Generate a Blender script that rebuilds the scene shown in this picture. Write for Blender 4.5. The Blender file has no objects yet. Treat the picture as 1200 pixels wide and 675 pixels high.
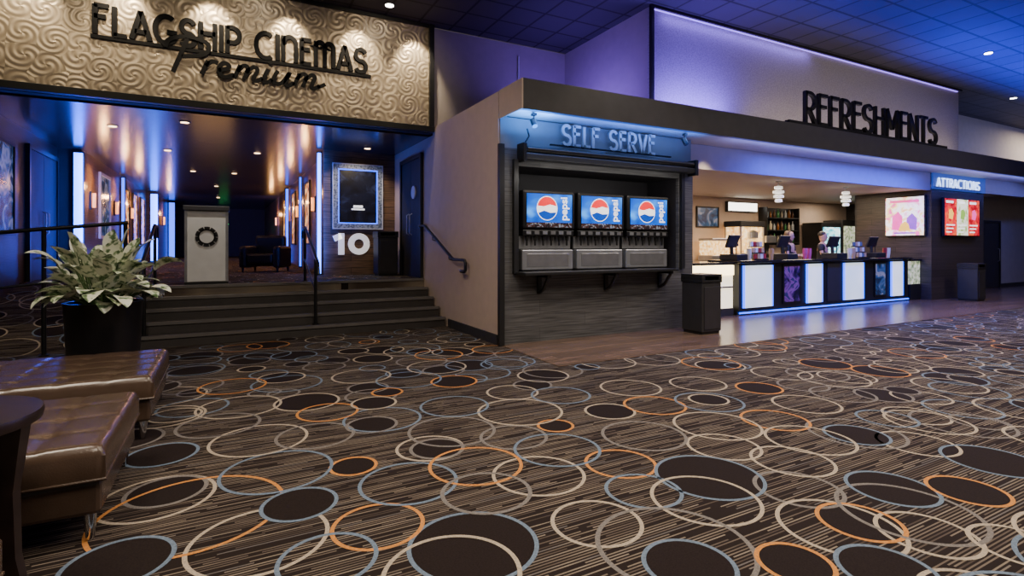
import bpy, bmesh, math, random
from mathutils import Vector, Matrix
random.seed(7)
S=bpy.context.scene
COL=S.collection
# ------------------------------------------------------------------ materials
def M(name,col,rough=.6,metal=0,emit=None,es=0,noise=.12,nscale=6,bump=0,bscale=60,spec=.5,coat=0,alpha=1,trans=0):
    m=bpy.data.materials.new(name); m.use_nodes=True
    nt=m.node_tree; b=nt.nodes['Principled BSDF']
    b.inputs['Roughness'].default_value=rough; b.inputs['Metallic'].default_value=metal
    b.inputs['Specular IOR Level'].default_value=spec; b.inputs['Coat Weight'].default_value=coat
    b.inputs['Transmission Weight'].default_value=trans
    tc=nt.nodes.new('ShaderNodeTexCoord')
    n=nt.nodes.new('ShaderNodeTexNoise'); n.inputs['Scale'].default_value=nscale; n.inputs['Detail'].default_value=3
    nt.links.new(tc.outputs['Object'],n.inputs['Vector'])
    r=nt.nodes.new('ShaderNodeValToRGB')
    r.color_ramp.elements[0].position=.3; r.color_ramp.elements[1].position=.7
    r.color_ramp.elements[0].color=(*[x*(1-noise) for x in col],1)
    r.color_ramp.elements[1].color=(*[min(1,x*(1+noise)) for x in col],1)
    nt.links.new(n.outputs['Fac'],r.inputs['Fac']); nt.links.new(r.outputs['Color'],b.inputs['Base Color'])
    if bump:
        n2=nt.nodes.new('ShaderNodeTexNoise'); n2.inputs['Scale'].default_value=bscale
        nt.links.new(tc.outputs['Object'],n2.inputs['Vector'])
        bp=nt.nodes.new('ShaderNodeBump'); bp.inputs['Strength'].default_value=bump; bp.inputs['Distance'].default_value=.01
        nt.links.new(n2.outputs['Fac'],bp.inputs['Height']); nt.links.new(bp.outputs['Normal'],b.inputs['Normal'])
    if emit:
        b.inputs['Emission Color'].default_value=(*emit,1); b.inputs['Emission Strength'].default_value=es
    return m
def nodes(m): return m.node_tree, m.node_tree.nodes, m.node_tree.links, m.node_tree.nodes['Principled BSDF']
def ramp(nt,stops,interp='LINEAR'):
    r=nt.nodes.new('ShaderNodeValToRGB'); cr=r.color_ramp; cr.interpolation=interp
    while len(cr.elements)<len(stops): cr.elements.new(.5)
    for e,(p,c) in zip(cr.elements,stops): e.position=p; e.color=(*c,1)
    return r
def math_(N,L,op,a,b=None,c=None):
    n=N.new('ShaderNodeMath'); n.operation=op
    for i,v in enumerate((a,b,c)):
        if v is None: continue
        if isinstance(v,(int,float)): n.inputs[i].default_value=v
        else: L.new(v,n.inputs[i])
    return n.outputs[0]
def picture(name,stops,scale=3,es=1,dist=1.5,mapscale=(1,1,1)):
    m=bpy.data.materials.new(name); m.use_nodes=True; nt,N,L,b=nodes(m)
    tc=N.new('ShaderNodeTexCoord'); mp=N.new('ShaderNodeMapping'); mp.inputs['Scale'].default_value=mapscale
    n=N.new('ShaderNodeTexNoise'); n.inputs['Scale'].default_value=scale; n.inputs['Distortion'].default_value=dist
    L.new(tc.outputs['Object'],mp.inputs['Vector']); L.new(mp.outputs[0],n.inputs['Vector'])
    r=ramp(nt,stops); L.new(n.outputs['Fac'],r.inputs['Fac']); L.new(r.outputs[0],b.inputs['Base Color'])
    L.new(r.outputs[0],b.inputs['Emission Color']); b.inputs['Emission Strength'].default_value=es
    b.inputs['Roughness'].default_value=.25
    return m
def planks(name,c1,c2,mortar,axes='XZ',w=1.2,h=.14,rough=.5,grain=(2,60),spec=.5,ms=.004):
    m=bpy.data.materials.new(name); m.use_nodes=True; nt,N,L,b=nodes(m)
    tc=N.new('ShaderNodeTexCoord'); sp=N.new('ShaderNodeSeparateXYZ'); L.new(tc.outputs['Object'],sp.inputs[0])
    cb=N.new('ShaderNodeCombineXYZ'); L.new(sp.outputs[axes[0]],cb.inputs['X']); L.new(sp.outputs[axes[1]],cb.inputs['Y'])
    br=N.new('ShaderNodeTexBrick'); br.inputs['Scale'].default_value=1; br.inputs['Brick Width'].default_value=w; br.inputs['Row Height'].default_value=h
    br.inputs['Mortar Size'].default_value=ms; br.inputs['Color1'].default_value=(*c1,1); br.inputs['Color2'].default_value=(*c2,1); br.inputs['Mortar'].default_value=(*mortar,1)
    L.new(cb.outputs[0],br.inputs['Vector'])
    mp=N.new('ShaderNodeMapping'); mp.inputs['Scale'].default_value=(grain[0],grain[1],1); L.new(cb.outputs[0],mp.inputs[0])
    n=N.new('ShaderNodeTexNoise'); n.inputs['Scale'].default_value=1; n.inputs['Detail'].default_value=5; L.new(mp.outputs[0],n.inputs['Vector'])
    r=ramp(nt,[(.3,(.45,.45,.45)),(.7,(1.5,1.5,1.5))]); L.new(n.outputs['Fac'],r.inputs[0])
    mx=N.new('ShaderNodeMix'); mx.data_type='RGBA'; mx.blend_type='MULTIPLY'; mx.inputs[0].default_value=1
    L.new(br.outputs['Color'],mx.inputs[6]); L.new(r.outputs[0],mx.inputs[7]); L.new(mx.outputs[2],b.inputs['Base Color'])
    b.inputs['Roughness'].default_value=rough; b.inputs['Specular IOR Level'].default_value=spec
    bp=N.new('ShaderNodeBump'); bp.inputs['Strength'].default_value=.25; bp.inputs['Distance'].default_value=.005
    L.new(n.outputs['Fac'],bp.inputs['Height']); L.new(bp.outputs[0],b.inputs['Normal'])
    return m
mBeige=M('beige_paint',(.54,.42,.34),.75,bump=.15,bscale=150,noise=.04)
mBeigeL=M('light_paint',(.60,.53,.45),.75,bump=.15,bscale=150,noise=.04)
mUpper=M('grey_beige_paint',(.44,.39,.36),.75,bump=.15,bscale=150,noise=.04)
mStation=M('station_band_paint',(.20,.19,.18),.7,noise=.04)
mBand=M('blue_lit_band',(.10,.14,.25),.5,noise=.04,emit=(.04,.13,.8),es=.35)  # blue light on the band is put into its paint as emission
mBlack=M('black_paint',(.010,.010,.011),.45)
mMetal=M('black_metal',(.012,.012,.014),.35,metal=.3)
mFascia=M('charcoal_panel',(.034,.032,.036),.5)
mBin=M('charcoal_plastic',(.024,.023,.026),.5)
mDarkWall=M('dark_wall',(.022,.020,.026),.6,bump=.2)
mDarkWood=planks('charcoal_wood',(.074,.074,.078),(.098,.097,.10),(.045,.045,.047),'XZ',1.6,.20,.5,(2,50),ms=.003)
mBrownWoodX=planks('brown_wood_panel',(.18,.105,.06),(.11,.068,.042),(.02,.015,.01),'XZ',1.2,.15,.5,(3,60))
mBrownWoodY=planks('brown_wood_side',(.18,.105,.06),(.115,.07,.042),(.02,.015,.01),'YZ',1.2,.15,.35,(3,60))
mDarkWoodP=planks('dark_wood_pillar',(.06,.045,.04),(.04,.032,.03),(.01,.01,.01),'YZ',1.2,.15,.4,(3,60))
mDarkWoodY=planks('charcoal_wood_side',(.03,.027,.03),(.022,.019,.02),(.01,.01,.01),'YZ',.9,.16,.4,(3,60))
mWoodFloor=planks('wood_floor',(.18,.115,.083),(.105,.068,.052),(.025,.016,.012),'XY',1.2,.15,.24,(2,50))
mChrome=M('chrome',(.7,.7,.72),.15,metal=1)
mSteel=M('brushed_steel',(.5,.5,.52),.3,metal=.9)
mSteelB=M('bright_steel',(.46,.47,.50),.28,metal=.75)
mLeather=M('bronze_leather',(.066,.041,.028),.24,bump=.08,bscale=140,spec=.65,noise=.15)
mLeatherD=M('black_leather',(.006,.005,.005),.45,bump=.2)
mTableW=M('espresso_wood',(.016,.009,.008),.35,noise=.4,nscale=12)
mPot=M('black_glaze',(.010,.009,.010),.3)
mSoil=M('soil',(.03,.018,.01),.9,bump=.8)
mGlassD=M('dark_glass',(.01,.01,.015),.08)
mWhite=M('white_laminate',(.70,.70,.68),.5,noise=.05)
mTan=M('carpet_tan',(.34,.285,.215),.95,noise=.25,nscale=90,spec=.1)
mOr=M('carpet_orange',(.45,.19,.05),.95,noise=.25,nscale=90,spec=.1)
mBl=M('carpet_blue',(.12,.16,.215),.95,noise=.25,nscale=90,spec=.1)
mGy=M('carpet_grey',(.15,.135,.125),.95,noise=.25,nscale=90,spec=.1)
mDk=M('carpet_dark',(.0145,.0100,.009),.95,noise=.3,nscale=120,spec=.1)
mLedB=M('led_blue',(.05,.1,.8),.5,emit=(.04,.19,1),es=7)
mLedB2=M('led_blue_soft',(.03,.08,.8),.5,emit=(.02,.10,1),es=4)
mLedV=M('led_violet',(.4,.3,1),.5,emit=(.30,.18,1),es=2.2)
mWarm=M('lamp_warm',(1,.8,.5),.5,emit=(1,.62,.30),es=10)
mSconce=M('sconce_amber',(1,.5,.2),.5,emit=(1,.30,.06),es=3)
mLampB=M('lamp_white',(1,1,1),.5,emit=(1,.93,.82),es=18)
mPanelLit=picture('lit_white_panel',[(.3,(.55,.70,.85)),(.7,(.85,.92,1))],1.5,1.1,0)
mPosterP=picture('poster_purple',[(.38,(.004,.003,.02)),(.5,(.02,.008,.07)),(.64,(.16,.05,.26)),(.7,(.02,.02,.1))],3,.5,1.5)
mPosterB=picture('poster_blue',[(.38,(.01,.02,.05)),(.5,(.03,.08,.18)),(.6,(.25,.25,.3)),(.7,(.03,.05,.12))],3,.5,1)
mPosterO=picture('poster_amber',[(.38,(.12,.04,.01)),(.5,(.5,.18,.04)),(.62,(.9,.5,.2)),(.75,(.2,.06,.02))],3,1.8,1)
mScrW=picture('screen_artwork',[(.38,(.95,.25,.5)),(.45,(.95,.9,.95)),(.54,(1,.95,.9)),(.6,(1,.7,.25)),(.68,(.85,.1,.4))],5,2.0,.6)
mScrP=M('screen_pink',(.9,.1,.45),.3,emit=(.95,.05,.32),es=1.6,noise=.3)
mScrY=M('screen_yellow',(.9,.7,.1),.3,emit=(1,.50,.06),es=1.6,noise=.3)
mScrV=M('screen_violet',(.4,.1,.6),.3,emit=(.25,.05,.6),es=1.4,noise=.3)
mScrR=picture('screen_red',[(.36,(.35,.0,.01)),(.5,(.75,.01,.03)),(.62,(.85,.12,.03)),(.7,(.35,.0,.02))],6,1.5,.4)
mScrG=M('screen_green',(.3,.5,.1),.3,emit=(.22,.42,.05),es=1.4)
mScrC=picture('screen_cream',[(.38,(.35,.5,.15)),(.5,(.8,.78,.55)),(.62,(.85,.85,.7))],7,1.3,.4)
mScrT=M('screen_text',(.9,.9,.9),.3,emit=(.95,.95,.95),es=1.6)
mCool=picture('cooler_light',[(.3,(.02,.25,.35)),(.5,(.2,.7,.85)),(.65,(.8,.95,1))],8,2,0,(1,1,2))
mPop=picture('popcorn_glow',[(.3,(.6,.25,.05)),(.55,(1,.65,.25)),(.7,(1,.85,.6))],14,1.8,0)
mGreenCase=picture('case_green',[(.3,(.12,.2,.1)),(.5,(.5,.55,.35)),(.7,(.8,.8,.7))],10,.9,0)
mMenuLit=M('lit_menu',(1,1,1),.4,emit=(1,.95,.85),es=5)
mWarmBand=M('warm_light_band',(1,.9,.6),.4,emit=(1,.74,.36),es=6)
mCaseLit=M('warm_lit_case',(1,.9,.7),.4,emit=(1,.86,.62),es=1.8)
mExit=M('exit_green',(0,.6,.1),.4,emit=(.05,.9,.15),es=2)
mPanelBlue=picture('dispenser_blue',[(.32,(.0,.02,.22)),(.52,(.0,.08,.52)),(.68,(.03,.28,.92))],2.2,1.5,.6)
mIce=picture('ice_band',[(.36,(.01,.01,.015)),(.5,(.06,.025,.02)),(.6,(.22,.28,.36)),(.68,(.02,.015,.02))],16,.8,1)
mRed=M('red_print',(.7,.02,.03),.4,emit=(.8,.015,.02),es=1.2)
mRedPlain=M('red_card',(.35,.03,.03),.5)
mTanCard=M('tan_card',(.5,.35,.18),.6)
mWhiteP=M('white_print',(.9,.9,.9),.4,emit=(.9,.9,.9),es=1.3)
mDigit=M('white_digit',(.9,.9,.88),.5,emit=(1,.97,.92),es=.55)  # emission added to brighten the digits, which are no lamp
mBlueP=M('blue_print',(.0,.06,.4),.4,emit=(0,.05,.45),es=.9)
mPink=M('pink_plastic',(.6,.08,.25),.5)
mLetter=M('dark_letter',(.006,.006,.007),.7,spec=.2)
mLetterB=M('metallic_grey_letter',(.42,.42,.43),.4,metal=.2)
mGlowLet=M('glowing_letter',(.6,.75,1),.5,emit=(.5,.68,1),es=2.2)
mCeilV=M('glossy_dark_ceiling',(.042,.033,.036),.21,noise=.15,metal=.15)
mCrystal=M('crystal',(.8,.85,.9),.08,emit=(1,.92,.8),es=1.3)
mStep=M('stair_rubber',(.034,.029,.027),.55,bump=.3,bscale=120)
mNose=M('stair_nosing',(.11,.10,.095),.5)
mSkin=M('skin',(.55,.32,.22),.55,noise=.06)
mHairD=M('dark_hair',(.015,.010,.008),.5)
mHairB=M('brown_hair',(.07,.035,.018),.5)
mShirt=M('black_shirt',(.014,.014,.017),.8)
mTrouser=M('dark_trousers',(.02,.02,.026),.8)
# carpet: straight thin broken stripes
def carpet():
    m=bpy.data.materials.new('striped_carpet'); m.use_nodes=True; nt,N,L,b=nodes(m)
    tc=N.new('ShaderNodeTexCoord'); sp=N.new('ShaderNodeSeparateXYZ'); L.new(tc.outputs['Object'],sp.inputs[0])
    X,Y=sp.outputs['X'],sp.outputs['Y']
    rows=math_(N,L,'MULTIPLY',Y,54.0); ri=math_(N,L,'FLOOR',rows); rf=math_(N,L,'FRACT',rows)
    line=math_(N,L,'LESS_THAN',math_(N,L,'ABSOLUTE',math_(N,L,'SUBTRACT',rf,.5)),.22)
    def nz(sx,k,off):
        cb=N.new('ShaderNodeCombineXYZ'); L.new(math_(N,L,'MULTIPLY',X,sx),cb.inputs['X']); L.new(math_(N,L,'MULTIPLY_ADD',ri,k,off),cb.inputs['Y'])
        n=N.new('ShaderNodeTexNoise'); n.inputs['Scale'].default_value=1; n.inputs['Detail'].default_value=0; L.new(cb.outputs[0],n.inputs['Vector']); return n.outputs['Fac']
    dash=math_(N,L,'GREATER_THAN',nz(2.4,17.37,0),.40)
    mask=math_(N,L,'MULTIPLY',line,dash)
    colr=ramp(nt,[(.32,(.055,.042,.034)),(.47,(.105,.083,.065)),(.60,(.20,.163,.123)),(.72,(.10,.09,.085))]); L.new(nz(1.1,7.11,3),colr.inputs[0])
    mx=N.new('ShaderNodeMix'); mx.data_type='RGBA'; L.new(mask,mx.inputs[0])
    mx.inputs[6].default_value=(.0155,.0108,.0094,1); L.new(colr.outputs[0],mx.inputs[7]); L.new(mx.outputs[2],b.inputs['Base Color'])
    b.inputs['Roughness'].default_value=.95; b.inputs['Specular IOR Level'].default_value=.1
    return m
mCarpet=carpet()
def swirl():
    m=bpy.data.materials.new('embossed_champagne'); m.use_nodes=True; nt,N,L,b=nodes(m)
    tc=N.new('ShaderNodeTexCoord')
    mp=N.new('ShaderNodeMapping'); mp.inputs['Scale'].default_value=(3.2,0,3.2); L.new(tc.outputs['Object'],mp.inputs[0])
    v=N.new('ShaderNodeTexVoronoi'); v.inputs['Scale'].default_value=1; v.inputs['Randomness'].default_value=.5; L.new(mp.outputs[0],v.inputs['Vector'])
    sb=N.new('ShaderNodeVectorMath'); sb.operation='SUBTRACT'; L.new(mp.outputs[0],sb.inputs[0]); L.new(v.outputs['Position'],sb.inputs[1])
    sp=N.new('ShaderNodeSeparateXYZ'); L.new(sb.outputs[0],sp.inputs[0])
    ang=math_(N,L,'ARCTAN2',sp.outputs['Z'],sp.outputs['X'])
    ph=math_(N,L,'ADD',math_(N,L,'MULTIPLY',v.outputs['Distance'],27.0),math_(N,L,'MULTIPLY',ang,3.0))
    si=N.new('ShaderNodeMath'); si.operation='SINE'; L.new(ph,si.inputs[0])
    bp=N.new('ShaderNodeBump'); bp.inputs['Strength'].default_value=.34; bp.inputs['Distance'].default_value=.008
    L.new(si.outputs[0],bp.inputs['Height']); L.new(bp.outputs[0],b.inputs['Normal'])
    mr=N.new('ShaderNodeMapRange'); mr.inputs[1].default_value=-1; L.new(si.outputs[0],mr.inputs[0])
    r=ramp(nt,[(0,(.45,.36,.26)),(1,(.58,.48,.355))]); L.new(mr.outputs[0],r.inputs[0]); L.new(r.outputs[0],b.inputs['Base Color'])
    b.inputs['Metallic'].default_value=.5; b.inputs['Roughness'].default_value=.42
    return m
mGold=swirl()
def wallpaper():
    m=bpy.data.materials.new('silver_wallpaper'); m.use_nodes=True; nt,N,L,b=nodes(m)
    tc=N.new('ShaderNodeTexCoord'); mp=N.new('ShaderNodeMapping'); mp.inputs['Scale'].default_value=(38,38,60); L.new(tc.outputs['Object'],mp.inputs[0])
    n=N.new('ShaderNodeTexNoise'); n.inputs['Scale'].default_value=1; n.inputs['Detail'].default_value=3; L.new(mp.outputs[0],n.inputs['Vector'])
    r=ramp(nt,[(.35,(.34,.32,.31)),(.65,(.50,.47,.45))]); L.new(n.outputs['Fac'],r.inputs[0]); L.new(r.outputs[0],b.inputs['Base Color'])
    bp=N.new('ShaderNodeBump'); bp.inputs['Strength'].default_value=.4; bp.inputs['Distance'].default_value=.01
    L.new(n.outputs['Fac'],bp.inputs['Height']); L.new(bp.outputs[0],b.inputs['Normal'])
    b.inputs['Metallic'].default_value=.15; b.inputs['Roughness'].default_value=.55
    return m
mPaper=wallpaper()
def ceilmat():
    m=bpy.data.materials.new('dark_tile_ceiling'); m.use_nodes=True; nt,N,L,b=nodes(m)
    tc=N.new('ShaderNodeTexCoord'); br=N.new('ShaderNodeTexBrick'); br.offset=0; br.inputs['Scale'].default_value=1
    br.inputs['Brick Width'].default_value=.61; br.inputs['Row Height'].default_value=.61; br.inputs['Mortar Size'].default_value=.022
    br.inputs['Color1'].default_value=(.045,.042,.052,1); br.inputs['Color2'].default_value=(.06,.056,.066,1); br.inputs['Mortar'].default_value=(.012,.012,.013,1)
    L.new(tc.outputs['Object'],br.inputs['Vector']); L.new(br.outputs['Color'],b.inputs['Base Color']); b.inputs['Roughness'].default_value=.7
    b.inputs['Specular IOR Level'].default_value=.3
    return m
mCeil=ceilmat()
def leafmat():
    m=bpy.data.materials.new('variegated_leaf'); m.use_nodes=True; nt,N,L,b=nodes(m)
    tc=N.new('ShaderNodeTexCoord'); n=N.new('ShaderNodeTexNoise'); n.inputs['Scale'].default_value=17; n.inputs['Detail'].default_value=3
    L.new(tc.outputs['Object'],n.inputs['Vector'])
    r=ramp(nt,[(.37,(.06,.11,.04)),(.44,(.26,.35,.19)),(.50,(.74,.76,.60))]); L.new(n.outputs['Fac'],r.inputs[0]); L.new(r.outputs[0],b.inputs['Base Color'])
    b.inputs['Roughness'].default_value=.4
    return m
mLeaf=leafmat()
# ------------------------------------------------------------------ mesh builder
class MB:
    def __init__(s): s.bm=bmesh.new()
    def box(s,x0,x1,y0,y1,z0,z1,m=0):
        v=[s.bm.verts.new(p) for p in [(x0,y0,z0),(x1,y0,z0),(x1,y1,z0),(x0,y1,z0),(x0,y0,z1),(x1,y0,z1),(x1,y1,z1),(x0,y1,z1)]]
        for f in [(3,2,1,0),(4,5,6,7),(0,1,5,4),(1,2,6,5),(2,3,7,6),(3,0,4,7)]:
            s.bm.faces.new([v[i] for i in f]).material_index=m
        return s
    def quad(s,pts,m=0):
        s.bm.faces.new([s.bm.verts.new(p) for p in pts]).material_index=m; return s
    def cyl(s,p0,p1,r0,r1=None,seg=16,m=0):
        if r1 is None: r1=r0
        p0=Vector(p0);p1=Vector(p1); d=(p1-p0).normalized(); a=d.orthogonal().normalized(); b=d.cross(a)
        A=[];B=[]
        for i in range(seg):
            t=2*math.pi*i/seg; o=a*math.cos(t)+b*math.sin(t)
            A.append(s.bm.verts.new(p0+o*r0)); B.append(s.bm.verts.new(p1+o*r1))
        for i in range(seg):
            j=(i+1)%seg; s.bm.faces.new([A[i],A[j],B[j],B[i]]).material_index=m
        s.bm.faces.new(A[::-1]).material_index=m; s.bm.faces.new(B).material_index=m
        return s
    def lathe(s,prof,cx=0,cy=0,seg=32,m=0,sx=1,sy=1):
        rings=[]
        for r,z in prof:
            rings.append([s.bm.verts.new((cx+sx*r*math.cos(2*math.pi*i/seg),cy+sy*r*math.sin(2*math.pi*i/seg),z)) for i in range(seg)])
        for k in range(len(rings)-1):
            for i in range(seg):
                j=(i+1)%seg; s.bm.faces.new([rings[k][i],rings[k][j],rings[k+1][j],rings[k+1][i]]).material_index=m
        s.bm.faces.new(rings[0][::-1]).material_index=m; s.bm.faces.new(rings[-1]).material_index=m
        return s
    def tube(s,pts,r,seg=10,m=0):
        P=[Vector(p) for p in pts]; rings=[]; up=None
        for i,p in enumerate(P):
            rr=r[i] if isinstance(r,(list,tuple)) else r
            if i==0: t=P[1]-P[0]
            elif i==len(P)-1: t=P[-1]-P[-2]
            else: t=(P[i+1]-p).normalized()+(p-P[i-1]).normalized()
            t.normalize()
            if up is None: up=t.orthogonal().normalized()
            up=(up-t*up.dot(t)).normalized(); b=t.cross(up)
            rings.append([s.bm.verts.new(p+(up*math.cos(2*math.pi*k/seg)+b*math.sin(2*math.pi*k/seg))*rr) for k in range(seg)])
        for k in range(len(rings)-1):
            for i in range(seg):
                j=(i+1)%seg; s.bm.faces.new([rings[k][i],rings[k][j],rings[k+1][j],rings[k+1][i]]).material_index=m
        s.bm.faces.new(rings[0][::-1]).material_index=m; s.bm.faces.new(rings[-1]).material_index=m
        return s
    def ribbon(s,pts,t,y0,y1,m=0):
        n=len(pts); Lp=[];Rp=[]
        for i in range(n):
            p=Vector(pts[i])
            if i==0: d=(Vector(pts[1])-p).normalized(); nn=Vector((-d.y,d.x)); k=1
            elif i==n-1: d=(p-Vector(pts[i-1])).normalized(); nn=Vector((-d.y,d.x)); k=1
            else:
                d1=(p-Vector(pts[i-1])).normalized(); d2=(Vector(pts[i+1])-p).normalized()
                nn=Vector((-(d1+d2).y,(d1+d2).x)).normalized(); k=1/max(.35,nn.dot(Vector((-d1.y,d1.x))))
            Lp.append(p+nn*t/2*k); Rp.append(p-nn*t/2*k)
        V=[[s.bm.verts.new((q.x,yy,q.y)) for yy in (y0,y1)] for q in Lp]; W=[[s.bm.verts.new((q.x,yy,q.y)) for yy in (y0,y1)] for q in Rp]
        for i in range(n-1):
            for f in ([V[i][0],V[i+1][0],W[i+1][0],W[i][0]],[V[i][1],W[i][1],W[i+1][1],V[i+1][1]],[V[i][0],V[i][1],V[i+1][1],V[i+1][0]],[W[i][0],W[i+1][0],W[i+1][1],W[i][1]]):
                s.bm.faces.new(f).material_index=m
        s.bm.faces.new([V[0][0],W[0][0],W[0][1],V[0][1]]).material_index=m
        s.bm.faces.new([V[-1][0],V[-1][1],W[-1][1],W[-1][0]]).material_index=m
        return s
    def obj(s,name,mats,parent=None,loc=(0,0,0),rot=None,bevel=0,smooth=False,label=None,normals=True):
        if normals: bmesh.ops.recalc_face_normals(s.bm,faces=s.bm.faces[:])
        me=bpy.data.meshes.new(name); s.bm.to_mesh(me); s.bm.free()
        if not isinstance(mats,(list,tuple)): mats=[mats]
        for m in mats: me.materials.append(m)
        if smooth:
            for p in me.polygons: p.use_smooth=True
            me.set_sharp_from_angle(angle=math.radians(40))
        o=bpy.data.objects.new(name,me); COL.objects.link(o); o.location=loc
        if rot: o.rotation_euler=rot
        if parent: o.parent=parent
        if bevel:
            md=o.modifiers.new('bevel','BEVEL'); md.width=bevel; md.segments=2; md.limit_method='ANGLE'
        if label: o['label']=label
        return o
def B(*a,m=0): return MB().box(*a,m=m)
def tag(o,label,cat,group=None,kind=None):
    o['label']=label; o['category']=cat
    if group: o['group']=group
    if kind: o['kind']=kind
    return o
def thing(name,label,cat,loc,rz=0,group=None):
    o=bpy.data.objects.new(name,None); o.empty_display_size=.1; COL.objects.link(o); o.location=loc; o.rotation_euler=(0,0,rz)
    return tag(o,label,cat,group)
def struct(name,b,mats,label,cat='wall',bevel=0):
    o=b.obj(name,mats,bevel=bevel); return tag(o,label,cat,kind='structure')
def copy_thing(root,loc,rz=None,label=None):
    n=root.copy(); COL.objects.link(n); n.location=loc
    if rz is not None: n.rotation_euler=(0,0,rz)
    if label: n['label']=label
    def rec(src,dst):
        for c in [o for o in COL.objects if o.parent==src]:
            k=c.copy(); COL.objects.link(k); k.parent=dst; rec(c,k)
    rec(root,n); return n
def smoothpts(pts,n=6):
    P=[Vector(p) for p in pts]; out=[]
    for i in range(len(P)-1):
        p0=P[max(0,i-1)];p1=P[i];p2=P[i+1];p3=P[min(len(P)-1,i+2)]
        for k in range(n):
            t=k/n; out.append(.5*((2*p1)+(p2-p0)*t+(2*p0-5*p1+4*p2-p3)*t*t+(3*p1-p0-3*p2+p3)*t**3))
    out.append(P[-1]); return out
# ------------------------------------------------------------------ deco stroke font
def arc(cx,cy,rx,ry,a0,a1,n=14):
    return [(cx+rx*math.cos(math.radians(a0+(a1-a0)*i/n)),cy+ry*math.sin(math.radians(a0+(a1-a0)*i/n))) for i in range(n+1)]
G={
'A':(.52,[[(0,0),(.26,1)],[(.26,1),(.52,0)],[(.09,.28),(.43,.28)]]),
'C':(.56,[arc(.33,.5,.33,.48,55,305,22)]),
'E':(.38,[[(.02,0),(.02,1)],[(0,.97),(.38,.97)],[(0,.6),(.33,.6)],[(0,.03),(.38,.03)]]),
'F':(.38,[[(.02,0),(.02,1)],[(0,.97),(.4,.97)],[(0,.6),(.32,.6)]]),
'G':(.62,[arc(.33,.5,.33,.48,55,345,24),[(.36,.42),(.66,.42)]]),
'H':(.48,[[(.02,0),(.02,1)],[(.46,0),(.46,1)],[(0,.6),(.48,.6)]]),
'I':(.06,[[(.03,0),(.03,1)]]),
'L':(.34,[[(.02,0),(.02,1)],[(0,.03),(.36,.03)]]),
'M':(.62,[[(.02,0),(.02,1)],[(.02,1),(.31,.3)],[(.31,.3),(.6,1)],[(.6,1),(.6,0)]]),
'N':(.48,[[(.02,0),(.02,1)],[(.02,1),(.46,0)],[(.46,0),(.46,1)]]),
'n':(.50,[[(.02,0),(.02,1)],[(.02,.7)]+arc(.25,.7,.22,.28,180,0,12)+[(.47,0)]]),
'm':(.72,[[(.02,0),(.02,1)],[(.02,.75)]+arc(.19,.75,.17,.23,180,0,10)+[(.36,0)],[(.36,.75)]+arc(.53,.75,.17,.23,180,0,10)+[(.70,0)]]),
'O':(.66,[arc(.33,.5,.33,.48,0,360,28)]),
'P':(.42,[[(.02,0),(.02,1)],[(0,.97),(.18,.97)]+arc(.18,.69,.24,.28,90,-90,12)[1:]+[(0,.41)]]),
'R':(.44,[[(.02,0),(.02,1)],[(0,.97),(.18,.97)]+arc(.18,.71,.24,.26,90,-90,12)[1:]+[(0,.45)],[(.18,.45),(.44,0)]]),
'S':(.44,[arc(.22,.73,.2,.24,25,270,14)+arc(.22,.26,.21,.23,90,-155,14)[1:]]),
'T':(.44,[[(.22,0),(.22,1)],[(0,.97),(.44,.97)]]),
'V':(.5,[[(0,1),(.25,0)],[(.25,0),(.5,1)]]),
'1':(.24,[[(.14,0),(.14,1)],[(.14,.88),(-.06,.74)]]),
'0':(.62,[arc(.31,.5,.22,.37,0,360,28)]),
' ':(.25,[])}
def letters(txt,parent,x0,x1,z0,z1,y0,y1,mat,t=.1,gap=.12,name='letter'):
    h=z1-z0; W=sum(G[c][0] for c in txt)+gap*(len(txt)-1); sx=(x1-x0)/W; x=0
    for c in txt:
        w,st=G[c]
        if st:
            mb=MB()
            for p in st: mb.ribbon([(q[0]*sx,q[1]*h) for q in p],t*h,y0,y1)
            mb.obj(name,mat,parent,loc=(x0+x*sx,0,z0))
        x+=w+gap
def btext(name,txt,parent,loc,size,mat,rot=(math.pi/2,0,0),ext=.004,bold=0):
    c=bpy.data.curves.new(name,'FONT'); c.body=txt; c.size=size; c.extrude=ext; c.align_x='CENTER'; c.align_y='CENTER'; c.offset=bold
    o=bpy.data.objects.new(name,c); COL.objects.link(o)
    dg=bpy.context.evaluated_depsgraph_get(); me=bpy.data.meshes.new_from_object(o.evaluated_get(dg)); bpy.data.objects.remove(o)
    me.materials.clear(); me.materials.append(mat)
    o=bpy.data.objects.new(name,me); COL.objects.link(o); o.location=loc; o.rotation_euler=rot; o.parent=parent
    return o
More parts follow.
